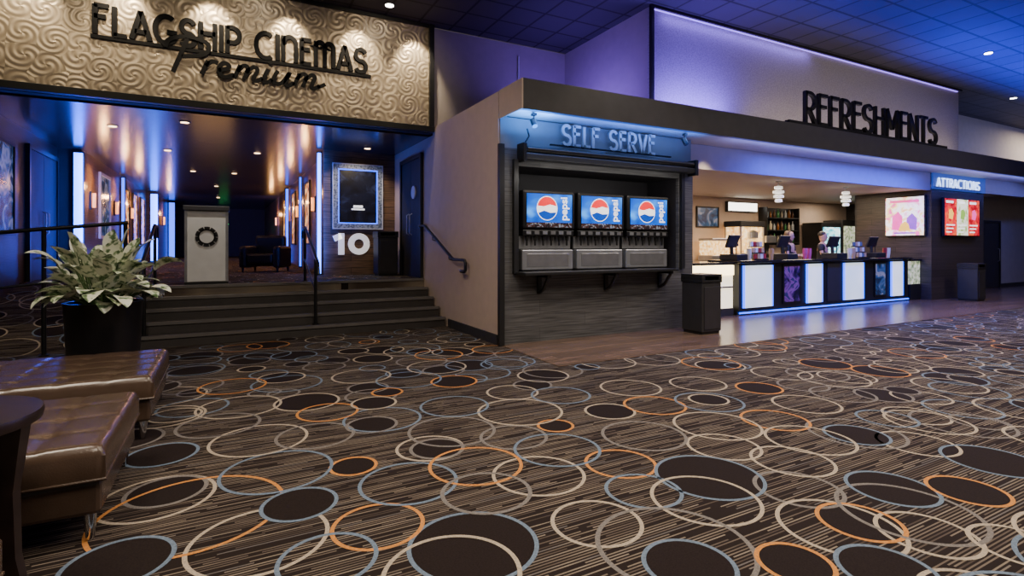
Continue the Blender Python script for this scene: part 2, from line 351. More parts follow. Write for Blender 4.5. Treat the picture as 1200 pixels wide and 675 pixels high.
# ------------------------------------------------------------------ carpet floor
def add_rings(bm,rings,zf,z0=.0012):
    for i,(x,y,r,mi,fill) in enumerate(rings):
        z=z0+(i%60)*.00003; seg=48; w=.021 if mi!=4 else .024
        def P(rr,a,dz=0):
            px=x+rr*math.cos(a);py=y+rr*math.sin(a); return (px,py,zf(px,py)+z+dz)
        if fill:
            c=[bm.verts.new(P(r-.004,2*math.pi*k/seg,-.0006)) for k in range(seg)]
            bm.faces.new(c).material_index=5
        a=[bm.verts.new(P(r,2*math.pi*k/seg)) for k in range(seg)]; b=[bm.verts.new(P(r-w,2*math.pi*k/seg)) for k in range(seg)]
        for k in range(seg):
            j=(k+1)%seg; bm.faces.new([a[k],a[j],b[j],b[k]]).material_index=mi
T,O_,BL,GY=1,2,3,4
key=[(1.02,2.30,.307,BL,1),(.67,2.68,.23,O_,0),(.14,2.815,.316,T,0),(-.34,3.55,.293,T,0),(-.30,3.62,.21,GY,1),(-.16,3.27,.45,O_,0),(1.68,2.81,.286,T,0),(2.23,2.71,.23,O_,0),
(2.58,2.31,.32,BL,1),(2.33,2.11,.296,T,0),(1.65,2.19,.233,T,0),(1.84,1.85,.365,GY,0),(2.21,1.50,.165,O_,1),(1.79,1.71,.205,BL,1),(2.69,1.59,.288,T,0),
(2.83,1.57,.2,O_,1),(3.24,2.22,.255,T,0),(3.16,1.51,.335,GY,0),(3.38,1.70,.236,BL,1),(3.73,1.48,.2,O_,1),(4.39,1.61,.277,BL,1),(4.14,2.33,.33,GY,0),(4.1,2.3,.22,BL,1),
(3.87,2.80,.26,O_,0),(3.36,2.93,.33,T,0),(2.71,3.03,.31,GY,0),(2.25,3.51,.145,O_,1),(2.85,3.60,.215,T,1),(2.18,3.95,.36,T,0),(1.24,3.53,.235,T,0),(1.28,3.5,.19,GY,1),
(.95,3.08,.29,BL,0),(.71,3.47,.15,O_,1),(.28,3.62,.33,BL,0),(.21,4.26,.33,T,0),(.58,4.16,.28,GY,0),(1.11,4.30,.31,BL,0),(1.0,4.2,.2,GY,1),(.75,4.69,.25,O_,0),(1.40,3.12,.3,O_,0),
(1.50,3.78,.33,GY,0),(.85,2.14,.3,T,0),(2.51,1.28,.2,BL,1),(3.26,1.09,.2,T,0),(-.42,2.9,.22,BL,1),(-.38,4.26,.22,BL,1),(1.75,4.35,.3,BL,0),(2.75,4.2,.28,BL,0),
(3.3,3.55,.27,O_,0),(3.8,3.4,.3,BL,0),(3.85,3.45,.18,T,1),(4.5,2.95,.28,T,0),(4.9,2.2,.3,T,0),(4.7,2.4,.22,BL,0),(3.7,2.4,.3,T,0),(.35,3.1,.2,BL,1),(-.05,4.75,.3,GY,0),
(1.3,2.75,.26,GY,0),(2.0,3.1,.3,BL,0),(1.85,3.45,.25,GY,0),(3.05,2.6,.25,T,0),(2.9,1.95,.24,GY,0),(4.3,2.0,.25,T,0),(3.5,4.1,.3,T,0),(4.2,3.9,.28,T,0),(4.6,3.5,.22,O_,1),(2.4,4.5,.25,T,0),
(.4,2.5,.22,BL,0),(2.1,2.35,.22,BL,0),(3.0,1.35,.22,T,0)]
def random_rings(x0,x1,y0,y1,skip,n_sp=.43):
    out=[]; x=x0
    while x<x1:
        y=y0
        while y<y1:
            px=x+random.uniform(-.2,.2); py=y+random.uniform(-.2,.2)
            if not skip(px,py):
                mi=random.choice([T,T,T,O_,BL,BL,GY,GY]); r=random.choice([.15,.2,.24,.28,.31,.34])
                out.append((px,py,r,mi,1 if (r<.29 and random.random()<.45) else 0))
            y+=n_sp
        x+=n_sp
    random.shuffle(out); return out
def skipmain(x,y):
    if -.85<x<4.9 and 1.0<y<4.6: return True
    if x>3.5 and y>5.3: return True
    if x<3.5 and y>8.6: return True
    d=.47*x+.883*y
    return d<.8
b=MB(); b.quad([(-8,-3,0),(32,-3,0),(32,12,0),(-8,12,0)])
add_rings(b.bm,random_rings(-3.2,24,-1,8.7,skipmain)+key,lambda x,y:0)
fl=b.obj('floor',[mCarpet,mTan,mOr,mBl,mGy,mDk],normals=False); tag(fl,'dark striped carpet with tan, orange and blue rings','carpet floor',kind='structure')
struct('floor.001',B(3.52,32,5.19,12,.001,.008).box(3.37,3.52,5.19,6.64,.001,.008),mWoodFloor,'brown wood plank floor in front of the counter','wood floor')
b=MB(); b.box(-1.05,3.36,9.9,12,0,.75); b.box(-3.1,3.36,12,34,0,.75)
add_rings(b.bm,random_rings(-2.4,1.6,12.4,20,lambda x,y:False)+random_rings(-.7,3,10.3,12,lambda x,y:False),lambda x,y:.75)
o=b.obj('floor.002',[mCarpet,mTan,mOr,mBl,mGy,mDk],normals=False); tag(o,'raised carpeted landing and corridor floor','carpet floor',kind='structure')
def rz(x,y): return max(0,(y-8.9)/3.1*.75)
b=MB(); b.quad([(-6,8.9,.003),(-1.07,8.9,.003),(-1.07,12,.753),(-6,12,.753)]); b.quad([(-6,12,.753),(-1.07,12,.753),(-1.07,12,0),(-6,12,0)])
add_rings(b.bm,random_rings(-3.6,-1.4,9.3,11.6,lambda x,y:False),rz,.004)
o=b.obj('floor.003',[mCarpet,mTan,mOr,mBl,mGy,mDk],normals=False); tag(o,'carpeted ramp rising to the landing','ramp',kind='structure')
# ------------------------------------------------------------------ walls
ZC=5.4
struct('ceiling',B(-8,32,-3,9.4,ZC,ZC+.1),mCeil,'dark acoustic tile ceiling with grid','ceiling')
struct('wall_header',B(-8,3.36,9.42,9.6,3.45,ZC),mDarkWall,'dark header wall above the stairs')
struct('wall_upper',B(3.36,17,9.42,9.6,3.56,ZC),mUpper,'grey beige upper wall')
struct('wall_side',B(3.36,3.5,6.72,9.42,0,3.55).box(3.36,3.5,9.42,12,0,3.42),mBeige,'smooth beige painted side wall')
struct('baseboard_side',B(3.335,3.36,6.72,8.6,0,.14),mFascia,'dark wood baseboard','baseboard')
struct('wall_left',B(-8.1,-8,-3,9.6,0,ZC),mDarkWall,'dark side wall of the hall')
struct('wall_back',B(-8,-3.1,9.45,9.6,0,3.45),mDarkWall,'dark wall beside the ramp')
struct('wall_right',B(32,32.1,-3,12,0,ZC),mBeigeL,'beige end wall')
struct('ceiling.001',B(-3.3,3.5,9.6,34,3.42,3.5),mCeilV,'glossy dark ceiling over the landing','ceiling')
struct('wall_vestibule',B(-3.25,-3.1,9.6,14.3,0,3.42),mDarkWoodY,'dark panelled wall of the landing')
struct('wall_vestibule.001',B(-3.1,-2.7,14.3,14.45,.75,3.42),mDarkWall,'dark wall return on the landing')
struct('wall_corridor',B(-2.85,-2.7,14.45,24.5,.75,3.42).box(-2.85,-2.35,24.5,24.65,.75,3.42).box(-2.5,-2.35,24.65,34,.75,3.42),mBrownWoodY,'brown wood panelled corridor wall')
struct('wall_corridor.001',B(1.95,2.1,12.12,34,.75,3.42),mBrownWoodY,'brown wood panelled corridor wall')
struct('wall_end',B(-3.2,3.5,34,34.1,.75,3.42),mDarkWall,'dark end wall of the corridor')
struct('wall_landing',B(1.83,3.36,11.95,12.12,.75,3.42),mBrownWoodX,'brown horizontal wood panel wall with auditorium number')
def led(loc,h,w=.09,d=.06,mat=mLedB,lab='glowing blue vertical light strip on the wall end'):
    t=thing('light_column',lab,'wall light',loc,group='blue corridor light columns')
    B(-w/2-.02,w/2+.02,0,d,0,h).obj('housing',mMetal,t); B(-w/2,w/2,-.015,-.001,.03,h-.03).obj('diffuser',mat,t)
led((1.74,11.98,.76),2.62,.07); led((-2.74,14.22,.76),2.6,.15); led((-2.42,24.4,.76),2.6,.22)
led((-2.62,18.9,.76),2.6,.07,mat=mLedB2); led((1.87,16.4,.76),2.6,.05,mat=mLedB2)
led((1.85,20.0,.76),2.6,.08,mat=mLedB2); led((-2.2,29,.76),2.6,.22,mat=mLedB2)
def door(name,loc,rz,w,h,mat,lab,n=2):
    t=thing(name,lab,'door',loc,rz)
    mb=MB(); mb.box(-w/2-.08,-w/2,-.06,.0,0,h+.08); mb.box(w/2,w/2+.08,-.06,0,0,h+.08); mb.box(-w/2,w/2,-.06,0,h,h+.08)
    mb.obj('door_frame',mBlack,t,bevel=.004)
    for i in range(n):
        x0=-w/2+i*w/n
        l=B(x0+.005,x0+w/n-.005,-.035,-.002,.01,h-.005).obj('door_leaf',mat,t,bevel=.003)
        hx=x0+w/n-.1 if i==0 else x0+.1
        MB().tube([(hx,-.035,.85),(hx,-.085,.88),(hx,-.085,1.25),(hx,-.035,1.28)],.012).obj('handle',mSteel,l,smooth=True)
    return t
door('double_door',(3.355,10.64,.752),-math.pi/2,1.24,2.35,mDarkWall,'dark double door in the side wall of the landing')
door('double_door',(-3.095,13.2,.752),math.pi/2,1.7,2.35,mDarkWall,'dark auditorium double door beside the ramp')
t=thing('round_wall_sign','small round white wall sign on the dark door','wall sign',(3.315,10.4,2.45),-math.pi/2)
MB().cyl((0,-.02,0),(0,0,0),.13,seg=28).obj('disc',mWhite,t,smooth=True)
# ------------------------------------------------------------------ sign
t=thing('name_sign','embossed champagne sign panel with black deco cinema lettering','sign',(0,9.38,3.5))
B(-3.4,3.25,-.05,0,.02,1.88).obj('back_panel',mGold,t)
mb=MB(); mb.box(-3.5,3.34,-.11,0,-.05,.05); mb.box(3.25,3.34,-.11,0,.05,1.9); mb.box(-3.5,3.25,-.09,0,1.84,1.9)
mb.obj('frame',mBlack,t,bevel=.005)
B(-1.66,2.2,-.085,-.051,.775,.825).obj('underline',mLetter,t)
letters('FLAGSHIP CInEmAS',t,-1.62,2.12,.84,1.25,-.09,-.051,mLetter,t=.16,gap=.15)
mb=MB(); st=[[(.10,-.05),(.25,.6),(.36,1.08)],[(-.05,.72),(.06,1.0),(.4,1.15),(.74,1.0),(.68,.66),(.26,.48)],
 [(.62,.0),(.74,.46)],[(.70,.28),(.82,.46),(.93,.42)],
 [(.93,.2),(1.1,.28),(1.14,.40),(1.04,.46),(.95,.3),(.97,.08),(1.08,.0),(1.24,.12)]]
def hump(x):
    return [[(x,0),(x+.12,.46)],[(x+.06,.24),(x+.19,.46),(x+.27,.38),(x+.19,0)],[(x+.23,.24),(x+.38,.46),(x+.46,.38),(x+.38,.06),(x+.44,.0),(x+.56,.12)]]
st+=hump(1.24)
st+=[[(1.92,.46),(1.82,.06),(1.90,.0),(2.0,.12)],[(1.95,.64),(1.98,.74)]]
st+=[[(2.12,.46),(2.02,.10),(2.10,.0),(2.22,.08),(2.36,.42)],[(2.38,.46),(2.28,.06),(2.36,.0),(2.46,.12)]]
st+=hump(2.46)+[[(2.98,.05),(3.15,.2)]]
for p in st: mb.ribbon([(q.x*.70,q.y*.46) for q in smoothpts([Vector((a,b_)) for a,b_ in p],5)],.060,-.105,-.086)
mb.obj('script_word',mLetter,t,loc=(-.76,0,.46))
# ------------------------------------------------------------------ stairs
t=thing('staircase','black rubber covered steps up to the landing','staircase',(0,0,0))
for i in range(5):
    y=8.7+i*.3; z=.15*(i+1)
    if i<4:
        st_=B(-1.05,3.33,y,9.898,z-.15+.001,z).obj('step',mStep,t)
        MB().box(-1.05,3.33,y-.02,y+.05,z+.0005,z+.012).box(-1.05,3.33,y-.02,y-.001,z-.03,z+.0005).obj('nosing',mNose,st_)
    else:
        MB().box(-1.05,3.33,y-.02,y+.05,z+.001,z+.014).box(-1.05,3.33,y-.02,y-.001,z-.03,z+.001).obj('nosing',mNose,t)
B(-1.12,-1.055,8.66,9.95,0,.2).quad([(-1.06,8.66,.2),(-1.06,9.95,.2),(-1.06,9.95,.85)]).obj('stringer',mStep,t)
def rail(name,label,x):
    t=thing(name,label,'handrail',(x,8.9,.15),group='black stair handrails')
    pts=smoothpts([(0,-.32,.80),(0,-.25,.95),(0,-.1,1.03),(0,1.15,1.52),(0,1.3,1.55),(0,1.55,1.55),(0,1.62,1.48),(0,1.62,1.36)],4)
    MB().tube(pts,.024).obj('rail',mMetal,t,smooth=True)
    MB().cyl((0,0,.002),(0,0,1.06),.024).cyl((0,0,.002),(0,0,.016),.05).obj('post',mMetal,t,smooth=True)
    MB().cyl((0,1.3,.604),(0,1.3,1.55),.024).cyl((0,1.3,.604),(0,1.3,.62),.05).obj('post',mMetal,t,smooth=True)
    MB().tube([(0,0,.5),(0,1.3,1.0)],.015).obj('middle_rail',mMetal,t,smooth=True)
    return t
rail('handrail','black metal stair handrail standing mid stairs',1.24)
rail('handrail','black metal stair handrail at the open stair end',-1.0)
t=thing('wall_handrail','black metal handrail bracketed to the beige wall','handrail',(3.36,8.6,.9))
pts=[(-.01,-.66,.08),(-.06,-.66,.08),(-.08,-.72,.08),(-.08,-.86,.08),(-.08,-.90,.11),(-.08,-.90,.22),(-.08,-.86,.26),(-.08,-.42,.26),(-.08,-.34,.28),(-.08,.98,.84),(-.08,1.06,.86),(-.08,1.36,.86),(-.06,1.4,.86),(-.01,1.4,.86)]
MB().tube(pts,.026).obj('rail',mMetal,t,smooth=True)
for y,z in ((-.2,.34),(.6,.67)): MB().tube([(-.08,y,z-.02),(-.08,y,z-.08),(-.006,y,z-.1)],.01).obj('bracket',mMetal,t,smooth=True)
t=thing('guard_rail','black metal guard rail along the carpeted ramp','railing',(0,0,0))
MB().tube([(-1.17,8.84,1.70),(-2.03,8.75,1.6),(-3.6,8.75,1.42)],.026).obj('top_rail',mMetal,t,smooth=True)
MB().tube([(-1.17,8.84,1.02),(-2.03,8.75,.92),(-3.6,8.75,.74)],.018).obj('middle_rail',mMetal,t,smooth=True)
for x,z in ((-1.2,1.7),(-2.03,1.6),(-3.5,1.43)):
    yy=8.84 if x>-1.5 else 8.75
    MB().cyl((x,yy,.003),(x,yy,z),.026).cyl((x,yy,.003),(x,yy,.015),.055).obj('post',mMetal,t,smooth=True)
# ------------------------------------------------------------------ poster frames etc
def poster(loc,rz,w,h,mat,lab,frame=mBlack,fw=.05,name='poster_frame',grp=None):
    t=thing(name,lab,'poster',loc,rz,group=grp)
    mb=MB(); mb.box(-w/2,w/2,-.05,0,0,fw); mb.box(-w/2,w/2,-.05,0,h-fw,h); mb.box(-w/2,-w/2+fw,-.05,0,fw,h-fw); mb.box(w/2-fw,w/2,-.05,0,fw,h-fw)
    mb.obj('frame',frame,t,bevel=.004); B(-w/2+fw,w/2-fw,-.025,0,fw,h-fw).obj('print',mat,t); return t
mScreenD=picture('dark_poster',[(.35,(.004,.004,.006)),(.6,(.010,.012,.025)),(.75,(.03,.04,.09))],3,.5,1)
mSilver=picture('silver_frame',[(.42,(.10,.12,.16)),(.55,(.28,.32,.38))],26,.15,0)
t=poster((2.54,11.945,1.74),0,1.08,1.42,mScreenD,'tall dark film poster in a patterned silver frame with blue edge',mSilver,.12)
def rectring(hw,z0,z1,fw,y0,y1,name,mat,t):
    mb=MB(); mb.box(-hw,hw,y0,y1,z0,z0+fw); mb.box(-hw,hw,y0,y1,z1-fw,z1); mb.box(-hw,-hw+fw,y0,y1,z0+fw,z1-fw); mb.box(hw-fw,hw,y0,y1,z0+fw,z1-fw); mb.obj(name,mat,t)
rectring(.42,.12,1.30,.02,-.04,-.026,'glowing_edge',mLedB2,t)
rectring(.54,0,1.42,.02,-.06,-.05,'outer_edge',mWhite,t)
B(-.14,.14,-.03,-.026,.42,.45).obj('caption_bar',mWhiteP,t); B(-.1,.1,-.03,-.026,.47,.52).obj('caption_bar',mWhiteP,t)
t=thing('auditorium_number','large white number ten on the wood wall','number sign',(1.98,11.95,1.19))
letters('10',t,.1,.82,0,.46,-.03,.006,mDigit,t=.27,gap=.08,name='digit')
poster((-3.095,11.1,1.55),math.pi/2,1.0,1.5,mPosterB,'backlit film poster in a black frame beside the ramp',mBlack)
poster((-2.695,16.6,1.55),math.pi/2,1.3,1.6,mPosterB,'blue film poster in a white frame on corridor wall',mWhite,.07)
for y in(19.8,21.6,23.4): poster((-2.695,y,1.4),math.pi/2,1.0,1.7,mPosterO,'glowing amber film poster on corridor wall',mBlack)
for y in(15.3,18.6,21.6): poster((1.945,y,1.4),-math.pi/2,1.0,1.7,mPosterO,'glowing amber film poster on corridor wall',mBlack)
def sconce(x,y,sx):
    t=thing('wall_sconce','amber glowing wall sconce on corridor panelling','wall lamp',(x,y,2.2),group='amber corridor sconces')
    B(min(0,sx*.03),max(0,sx*.03),-.06,.06,0,.4).obj('back_plate',mBlack,t); MB().cyl((sx*.07,0,.04),(sx*.07,0,.36),.035).obj('shade',mSconce,t,smooth=True)
    l=bpy.data.lights.new('sconce_lamp','POINT'); l.energy=20; l.color=(1,.46,.15); l.shadow_soft_size=.05
    o=bpy.data.objects.new('sconce_lamp',l); COL.objects.link(o); o.location=(x+sx*.25,y,2.7)
for y in(15.1,18.0,20.7,26.5): sconce(-2.7 if y<24 else -2.35,y,1)
for y in(14.0,17.3,20.6,25): sconce(1.95,y,-1)
t=thing('exit_sign','small green lit exit sign on the corridor end wall','exit sign',(-.1,33.98,2.35))
B(-.24,.24,-.06,0,0,.26).obj('housing',mBlack,t,bevel=.005); btext('lettering','EXIT',t,(0,-.07,.13),.22,mExit,bold=.006)
# podium
t=thing('ticket_podium','white ticket podium with a round ring emblem','podium',(-.28,10.22,.753))
B(-.29,.29,-.2,.2,.05,1.2).obj('body',mWhite,t,bevel=.01); B(-.31,.31,-.22,.22,0,.05).obj('base',mBlack,t); B(-.33,.33,-.24,.24,1.2,1.28).obj('top',mFascia,t,bevel=.01)
B(-.31,-.27,-.21,.21,.05,1.2).box(.27,.31,-.21,.21,.05,1.2).obj('edge_trim',mSteel,t)
mb=MB()
for k in range(10): mb.ribbon(arc(0,0,.135,.135,k*36,k*36+31,5),.055,-.212,-.2)
mb.ribbon(arc(0,0,.115,.115,0,360,32),.02,-.212,-.2)
mb.obj('emblem',mBlack,t,loc=(0,0,.78))
# armchair
t=thing('armchair','dark leather club armchair in the corridor','armchair',(.85,14.3,.753),rz=math.radians(-25))
B(-.3,.3,-.38,.3,.2,.44).obj('seat',mLeatherD,t,bevel=.05)
B(-.36,.36,.22,.42,.12,.88).obj('backrest',mLeatherD,t,bevel=.06)
for s in(-1,1):
    B(min(s*.3,s*.48),max(s*.3,s*.48),-.4,.4,.1,.62).obj('armrest',mLeatherD,t,bevel=.06)
    for yy in(-.34,.34): MB().cyl((s*.4,yy,0),(s*.4,yy,.12),.02,.03).obj('leg',mBlack,t,smooth=True)
def bin_(loc,lab):
    t=thing('trash_bin',lab,'trash can',loc,group='dark square trash bins')
    B(-.21,.21,-.21,.21,.04,.80).obj('body',mBin,t,bevel=.012); B(-.19,.19,-.19,.19,0,.04).obj('plinth',mBlack,t)
    B(-.17,.17,-.222,-.21,.08,.74).obj('door',mDarkWall,t,bevel=.004)
    mb=MB(); mb.box(-.22,.22,-.22,.22,.80,.84); mb.box(-.22,-.15,-.22,.22,.84,.9); mb.box(.15,.22,-.22,.22,.84,.9); mb.box(-.15,.15,.15,.22,.84,.9); mb.box(-.22,.22,-.22,.22,.90,.93)
    mb.obj('lid',mBlack,t,bevel=.006)
    return t
bb=bin_((6.68,6.13,.009),'dark square trash bin beside the drink station')
copy_thing(bb,(16.45,6.45,.009),label='dark square trash bin beside the wood pillar')
copy_thing(bb,(2.98,11.3,.753),label='dark square trash bin under the auditorium number')
# ------------------------------------------------------------------ self serve block
YF=6.66
mb=MB(); mb.box(3.36,3.64,YF,6.72,0,2.76); mb.box(3.64,6.72,YF,6.72,0,1.0); mb.box(6.72,7.05,YF,6.72,0,2.76); mb.box(3.64,6.72,YF,6.72,2.52,2.76)
struct('wall_front',mb,mDarkWood,'charcoal wood plank wall of the drink station')
struct('wall_front.001',B(3.38,7.05,6.70,6.74,2.76,3.20),mStation,'painted band above the drink station')
mb=MB(); mb.box(3.64,6.72,7.42,7.46,1.0,2.52); mb.box(3.58,3.64,6.72,7.46,1.0,2.52); mb.box(6.72,6.78,6.72,7.46,1.0,2.52); mb.box(3.58,6.78,6.72,7.46,2.52,2.58); mb.box(3.58,6.78,6.72,7.46,.94,1.0)
struct('wall_recess',mb,mDarkWall,'dark recess holding the drink dispensers')
struct('wall_inner',B(6.95,7.05,6.74,11,0,3.1),mBeigeL,'light side wall inside the concession area')
struct('trim_1',B(3.32,3.40,6.60,6.659,0,2.80),mBlack,'black corner trim of the drink station','trim')
struct('trim_2',B(3.55,3.62,6.60,6.659,1.0,2.6),mBlack,'black trim beside dispenser opening','trim')
struct('trim_4',B(6.74,6.81,6.60,6.659,1.0,2.6),mBlack,'black trim beside dispenser opening','trim')
t=thing('awning_housing','black metal roll shutter housing above the dispensers','shutter',(5.2,6.6,2.56))
MB().box(-1.55,1.75,-.12,.05,.04,.12).obj('housing',mBlack,t,bevel=.01)
MB().cyl((-1.5,-.08,.18),(1.7,-.08,.18),.045).obj('roller',mMetal,t,smooth=True)
MB().box(-1.58,-1.52,-.14,.055,.0,.26).obj('end_bracket',mMetal,t,bevel=.008); MB().box(1.72,1.78,-.14,.055,.0,.26).obj('end_bracket',mMetal,t,bevel=.008)
MB().tube([(-1.55,-.1,.24),(-1.47,-.1,.36),(-1.5,-.1,.46)],.012).obj('crank',mMetal,t)
t=thing('word_sign','grey metal deco lettering above the drink dispensers','sign',(0,6.60,2.845))
B(4.15,6.5,-.0,.03,.0,.02).obj('base_bar',mLetter,t)
letters('SELF SERVE',t,4.36,6.15,.02,.325,-.0,.03,mLetterB,t=.15,gap=.18)
def spot_fix(x):
    t=thing('spotlight','small black spotlight over the drink station','spotlight',(x,6.35,3.20),group='small black spotlights')
    B(-.03,.03,-.03,.03,-.03,0).obj('mount',mMetal,t); MB().cyl((0,0,-.03),(0,0,-.09),.01).cyl((0,-.03,-.18),(0,.03,-.08),.04).obj('head',mMetal,t,smooth=True)
spot_fix(3.72); spot_fix(6.55)
t=thing('shelf','black ledge shelf on scroll brackets under the dispensers','shelf',(5.18,6.655,.98))
B(-1.6,1.22,-.32,0,0,.04).obj('board',mBlack,t,bevel=.005)
for x in(-1.2,.0,1.1):
    MB().box(-.03,.03,-.035,0,-.28,0).box(-.03,.03,-.29,-.035,-.04,0).tube(smoothpts([(0,-.03,-.26),(0,-.13,-.21),(0,-.20,-.12),(0,-.27,-.03)],5),.026).obj('bracket',mBlack,t,loc=(x,0,0))
def dispenser(x):
    t=thing('drink_dispenser','silver and black soda dispenser with blue lit branded panel','soda dispenser',(x,7.0,1.03),group='soda dispensers in the recess')
    B(-.46,.46,-.1,.36,.3,1.14).obj('body',mBlack,t,bevel=.02)
    B(-.445,.445,-.22,.36,0,.30).obj('drip_base',mSteelB,t,bevel=.015)
    B(-.36,.36,-.226,-.22,.05,.24).obj('front_plate',mSteel,t,bevel=.003)
    MB().box(-.42,.42,-.21,-.02,.30,.312).obj('drip_grille',mMetal,t)
    B(-.45,.45,-.13,-.101,.312,.50).obj('splash_back',mSteelB,t)
    B(-.445,.445,-.24,-.105,.50,.59).obj('valve_bar',mMetal,t,bevel=.01)
    for k in range(6):
        xx=-.35+k*.14
        MB().cyl((xx,-.19,.43),(xx,-.19,.50),.022,.03,10).box(xx-.011,xx+.011,-.2,-.18,.36,.43).obj('nozzle',mBlack,t)
        B(xx-.04,xx+.04,-.248,-.24,.525,.575).obj('flavour_tag',mSteel if k%2 else mSteelB,t)
    B(-.455,.455,-.26,-.1,.60,1.17).obj('display_frame',mMetal,t,bevel=.03)
    B(-.39,.39,-.268,-.26,.70,1.12).obj('display_panel',mPanelBlue,t)
    B(-.39,.39,-.268,-.26,.63,.70).obj('ice_band',mIce,t)
    mb=MB(); R=.168; N=32
    top=[(R*math.cos(a),R*math.sin(a)) for a in [math.radians(12+156*i/N) for i in range(N+1)]]
    bot=[(R*math.cos(a),R*math.sin(a)) for a in [math.radians(-155+135*i/N) for i in range(N+1)]]
    def fan(pts,y,m):
        mb.bm.faces.new([mb.bm.verts.new((p[0],y,p[1])) for p in pts]).material_index=m
    fan([(R*1.07*math.cos(2*math.pi*i/N),R*1.07*math.sin(2*math.pi*i/N)) for i in range(N)],-.2692,1)
    fan(top+[(-.06,.025),(.05,.055)],-.2700,0); fan(bot+[(.05,-.065),(-.05,-.035)],-.2700,2)
    mb.obj('emblem',[mRed,mWhiteP,mBlueP],t,loc=(-.05,0,.91))
    btext('brand_word','pepsi',t,(.25,-.270,.91),.17,mWhiteP,rot=(math.pi/2,-math.pi/2,0),ext=.001,bold=.003)
for x in(4.22,5.18,6.14): dispenser(x)
# ------------------------------------------------------------------ canopy
t=thing('canopy','long charcoal canopy with blue lit soffit over the counter','canopy',(3.36,6.04,3.16))
B(.02,28,0,.08,0,.40).obj('fascia',mFascia,t,bevel=.004)
B(.0,.02,0,.66,.0,.395).obj('side_panel',mBeige,t)
B(.02,28,.08,.95,.06,.10).obj('soffit',mBeigeL,t)
B(.16,28,.08,3.36,.32,.36).obj('roof',mDarkWall,t)
B(.1,27,.085,.11,.035,.058).obj('light_strip',mLedB2,t)
struct('wall_bulkhead',B(7.05,15.7,7.0,7.1,2.78,3.22),mBeigeL,'light bulkhead above the counter')
struct('ceiling.002',B(7.05,19.5,7.1,11.1,2.80,2.88),mBeigeL,'light ceiling of the concession area','ceiling')
struct('wall_concession',B(7.05,19.5,11.0,11.1,0,2.8),mBeige,'beige back wall of the concession area')
struct('wall_pillar',B(15.7,15.8,7.0,8.8,0,2.8),mDarkWoodP,'dark wood pillar side wall')
struct('wall_pillar.001',B(15.7,18.5,6.98,7.0,0,2.80).box(18.4,18.5,7.0,8.1,0,3.17),mDarkWoodP,'dark wood plank pillar front')
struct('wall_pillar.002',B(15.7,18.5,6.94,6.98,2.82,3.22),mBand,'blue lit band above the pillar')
struct('wall_pillar.003',B(18.5,28,6.94,6.98,2.82,3.22),mBeigeL,'pale band under the canopy')
struct('wall_nook',B(19.0,19.1,8.9,11,0,2.8).box(15.8,19,8.8,8.9,0,2.8),mDarkWoodY,'dark wall inside the concession area')
struct('wall_far',B(18.5,32,8.1,8.2,0,ZC),mBeigeL,'beige wall beyond the pillar')
struct('wall_far.001',B(16.7,18.5,8.1,8.2,3.2,ZC),mBeigeL,'beige wall above the canopy')
door('service_door',(21.9,8.095,.008),0,1.1,2.1,mFascia,'grey service door in the beige wall',1)
struct('baseboard_far',B(22.6,31.9,8.07,8.1,.0,.12),mFascia,'dark baseboard','baseboard')
struct('wall_box',B(6.27,6.37,6.92,9.42,3.53,ZC),mUpper,'side of the raised box above the counter')
struct('wall_box.001',B(6.27,16.7,6.82,6.92,3.53,ZC).box(16.6,16.7,6.92,8.2,3.53,ZC),mPaper,'silver textured wallpaper box above the counter')
struct('trim_3',B(6.22,6.28,6.76,6.82,3.56,ZC).box(6.28,16.75,6.76,6.82,5.35,ZC),mBlack,'black edge trim around the raised box','trim')
t=thing('cove_light','thin violet light strip along the top of the box','light strip',(6.3,6.79,5.33))
B(0,10.3,0,.02,0,.015).obj('diffuser',mLedV,t)
t=thing('word_sign','tall dark deco lettering standing on the canopy','sign',(0,6.09,3.562))
B(8.75,14.3,-.045,.045,.0,.05).obj('base_bar',mLetter,t)
letters('REFRESHMENTS',t,9.25,13.9,.05,.62,-.03,.03,mLetter,t=.11,gap=.13)
t=thing('word_sign','glowing pale blue lettering above the pillar screen','sign',(0,6.935,2.86))
B(15.75,18.2,-.02,0,0,.02).obj('base_bar',mSteel,t)
letters('ATTRACTIONS',t,15.85,18.1,.02,.24,-.03,-.0,mGlowLet,t=.13,gap=.2)
def tv(loc,rz,w,h,lab):
    t=thing('wall_screen',lab,'television',loc,rz)
    B(-w/2,w/2,-.08,-.02,0,h).obj('bezel',mBlack,t,bevel=.006); B(-w*.2,w*.2,-.02,0,h*.3,h*.7).obj('wall_mount',mMetal,t)
    return t
def poly(mb,pts,y,m):
    mb.bm.faces.new([mb.bm.verts.new((a,y,c)) for a,c in pts]).material_index=m
t=tv((15.695,7.55,1.62),-math.pi/2,.95,1.05,'bright poster screen with pink and yellow artwork on wood wall')
mb=B(-.445,.445,-.086,-.08,.03,1.02)
poly(mb,[(-.30,.18),(-.06,.15),(-.04,.50),(-.14,.66),(-.28,.52)],-.0870,1)
poly(mb,[(.04,.20),(.28,.16),(.30,.46),(.18,.60),(.06,.48)],-.0874,3)
poly(mb,[(-.14,.14),(.14,.14),(.10,.32),(.02,.40),(-.08,.32)],-.0878,2)
mb.box(-.34,.34,-.089,-.0865,.88,.95,1).box(-.25,.25,-.089,-.0865,.07,.11,3)
mb.obj('display',[mScrW,mScrP,mScrY,mScrV],t,normals=False)
t=tv((17.1,6.975,1.62),0,1.9,1.0,'wide screen with red, green and cream menu panels')
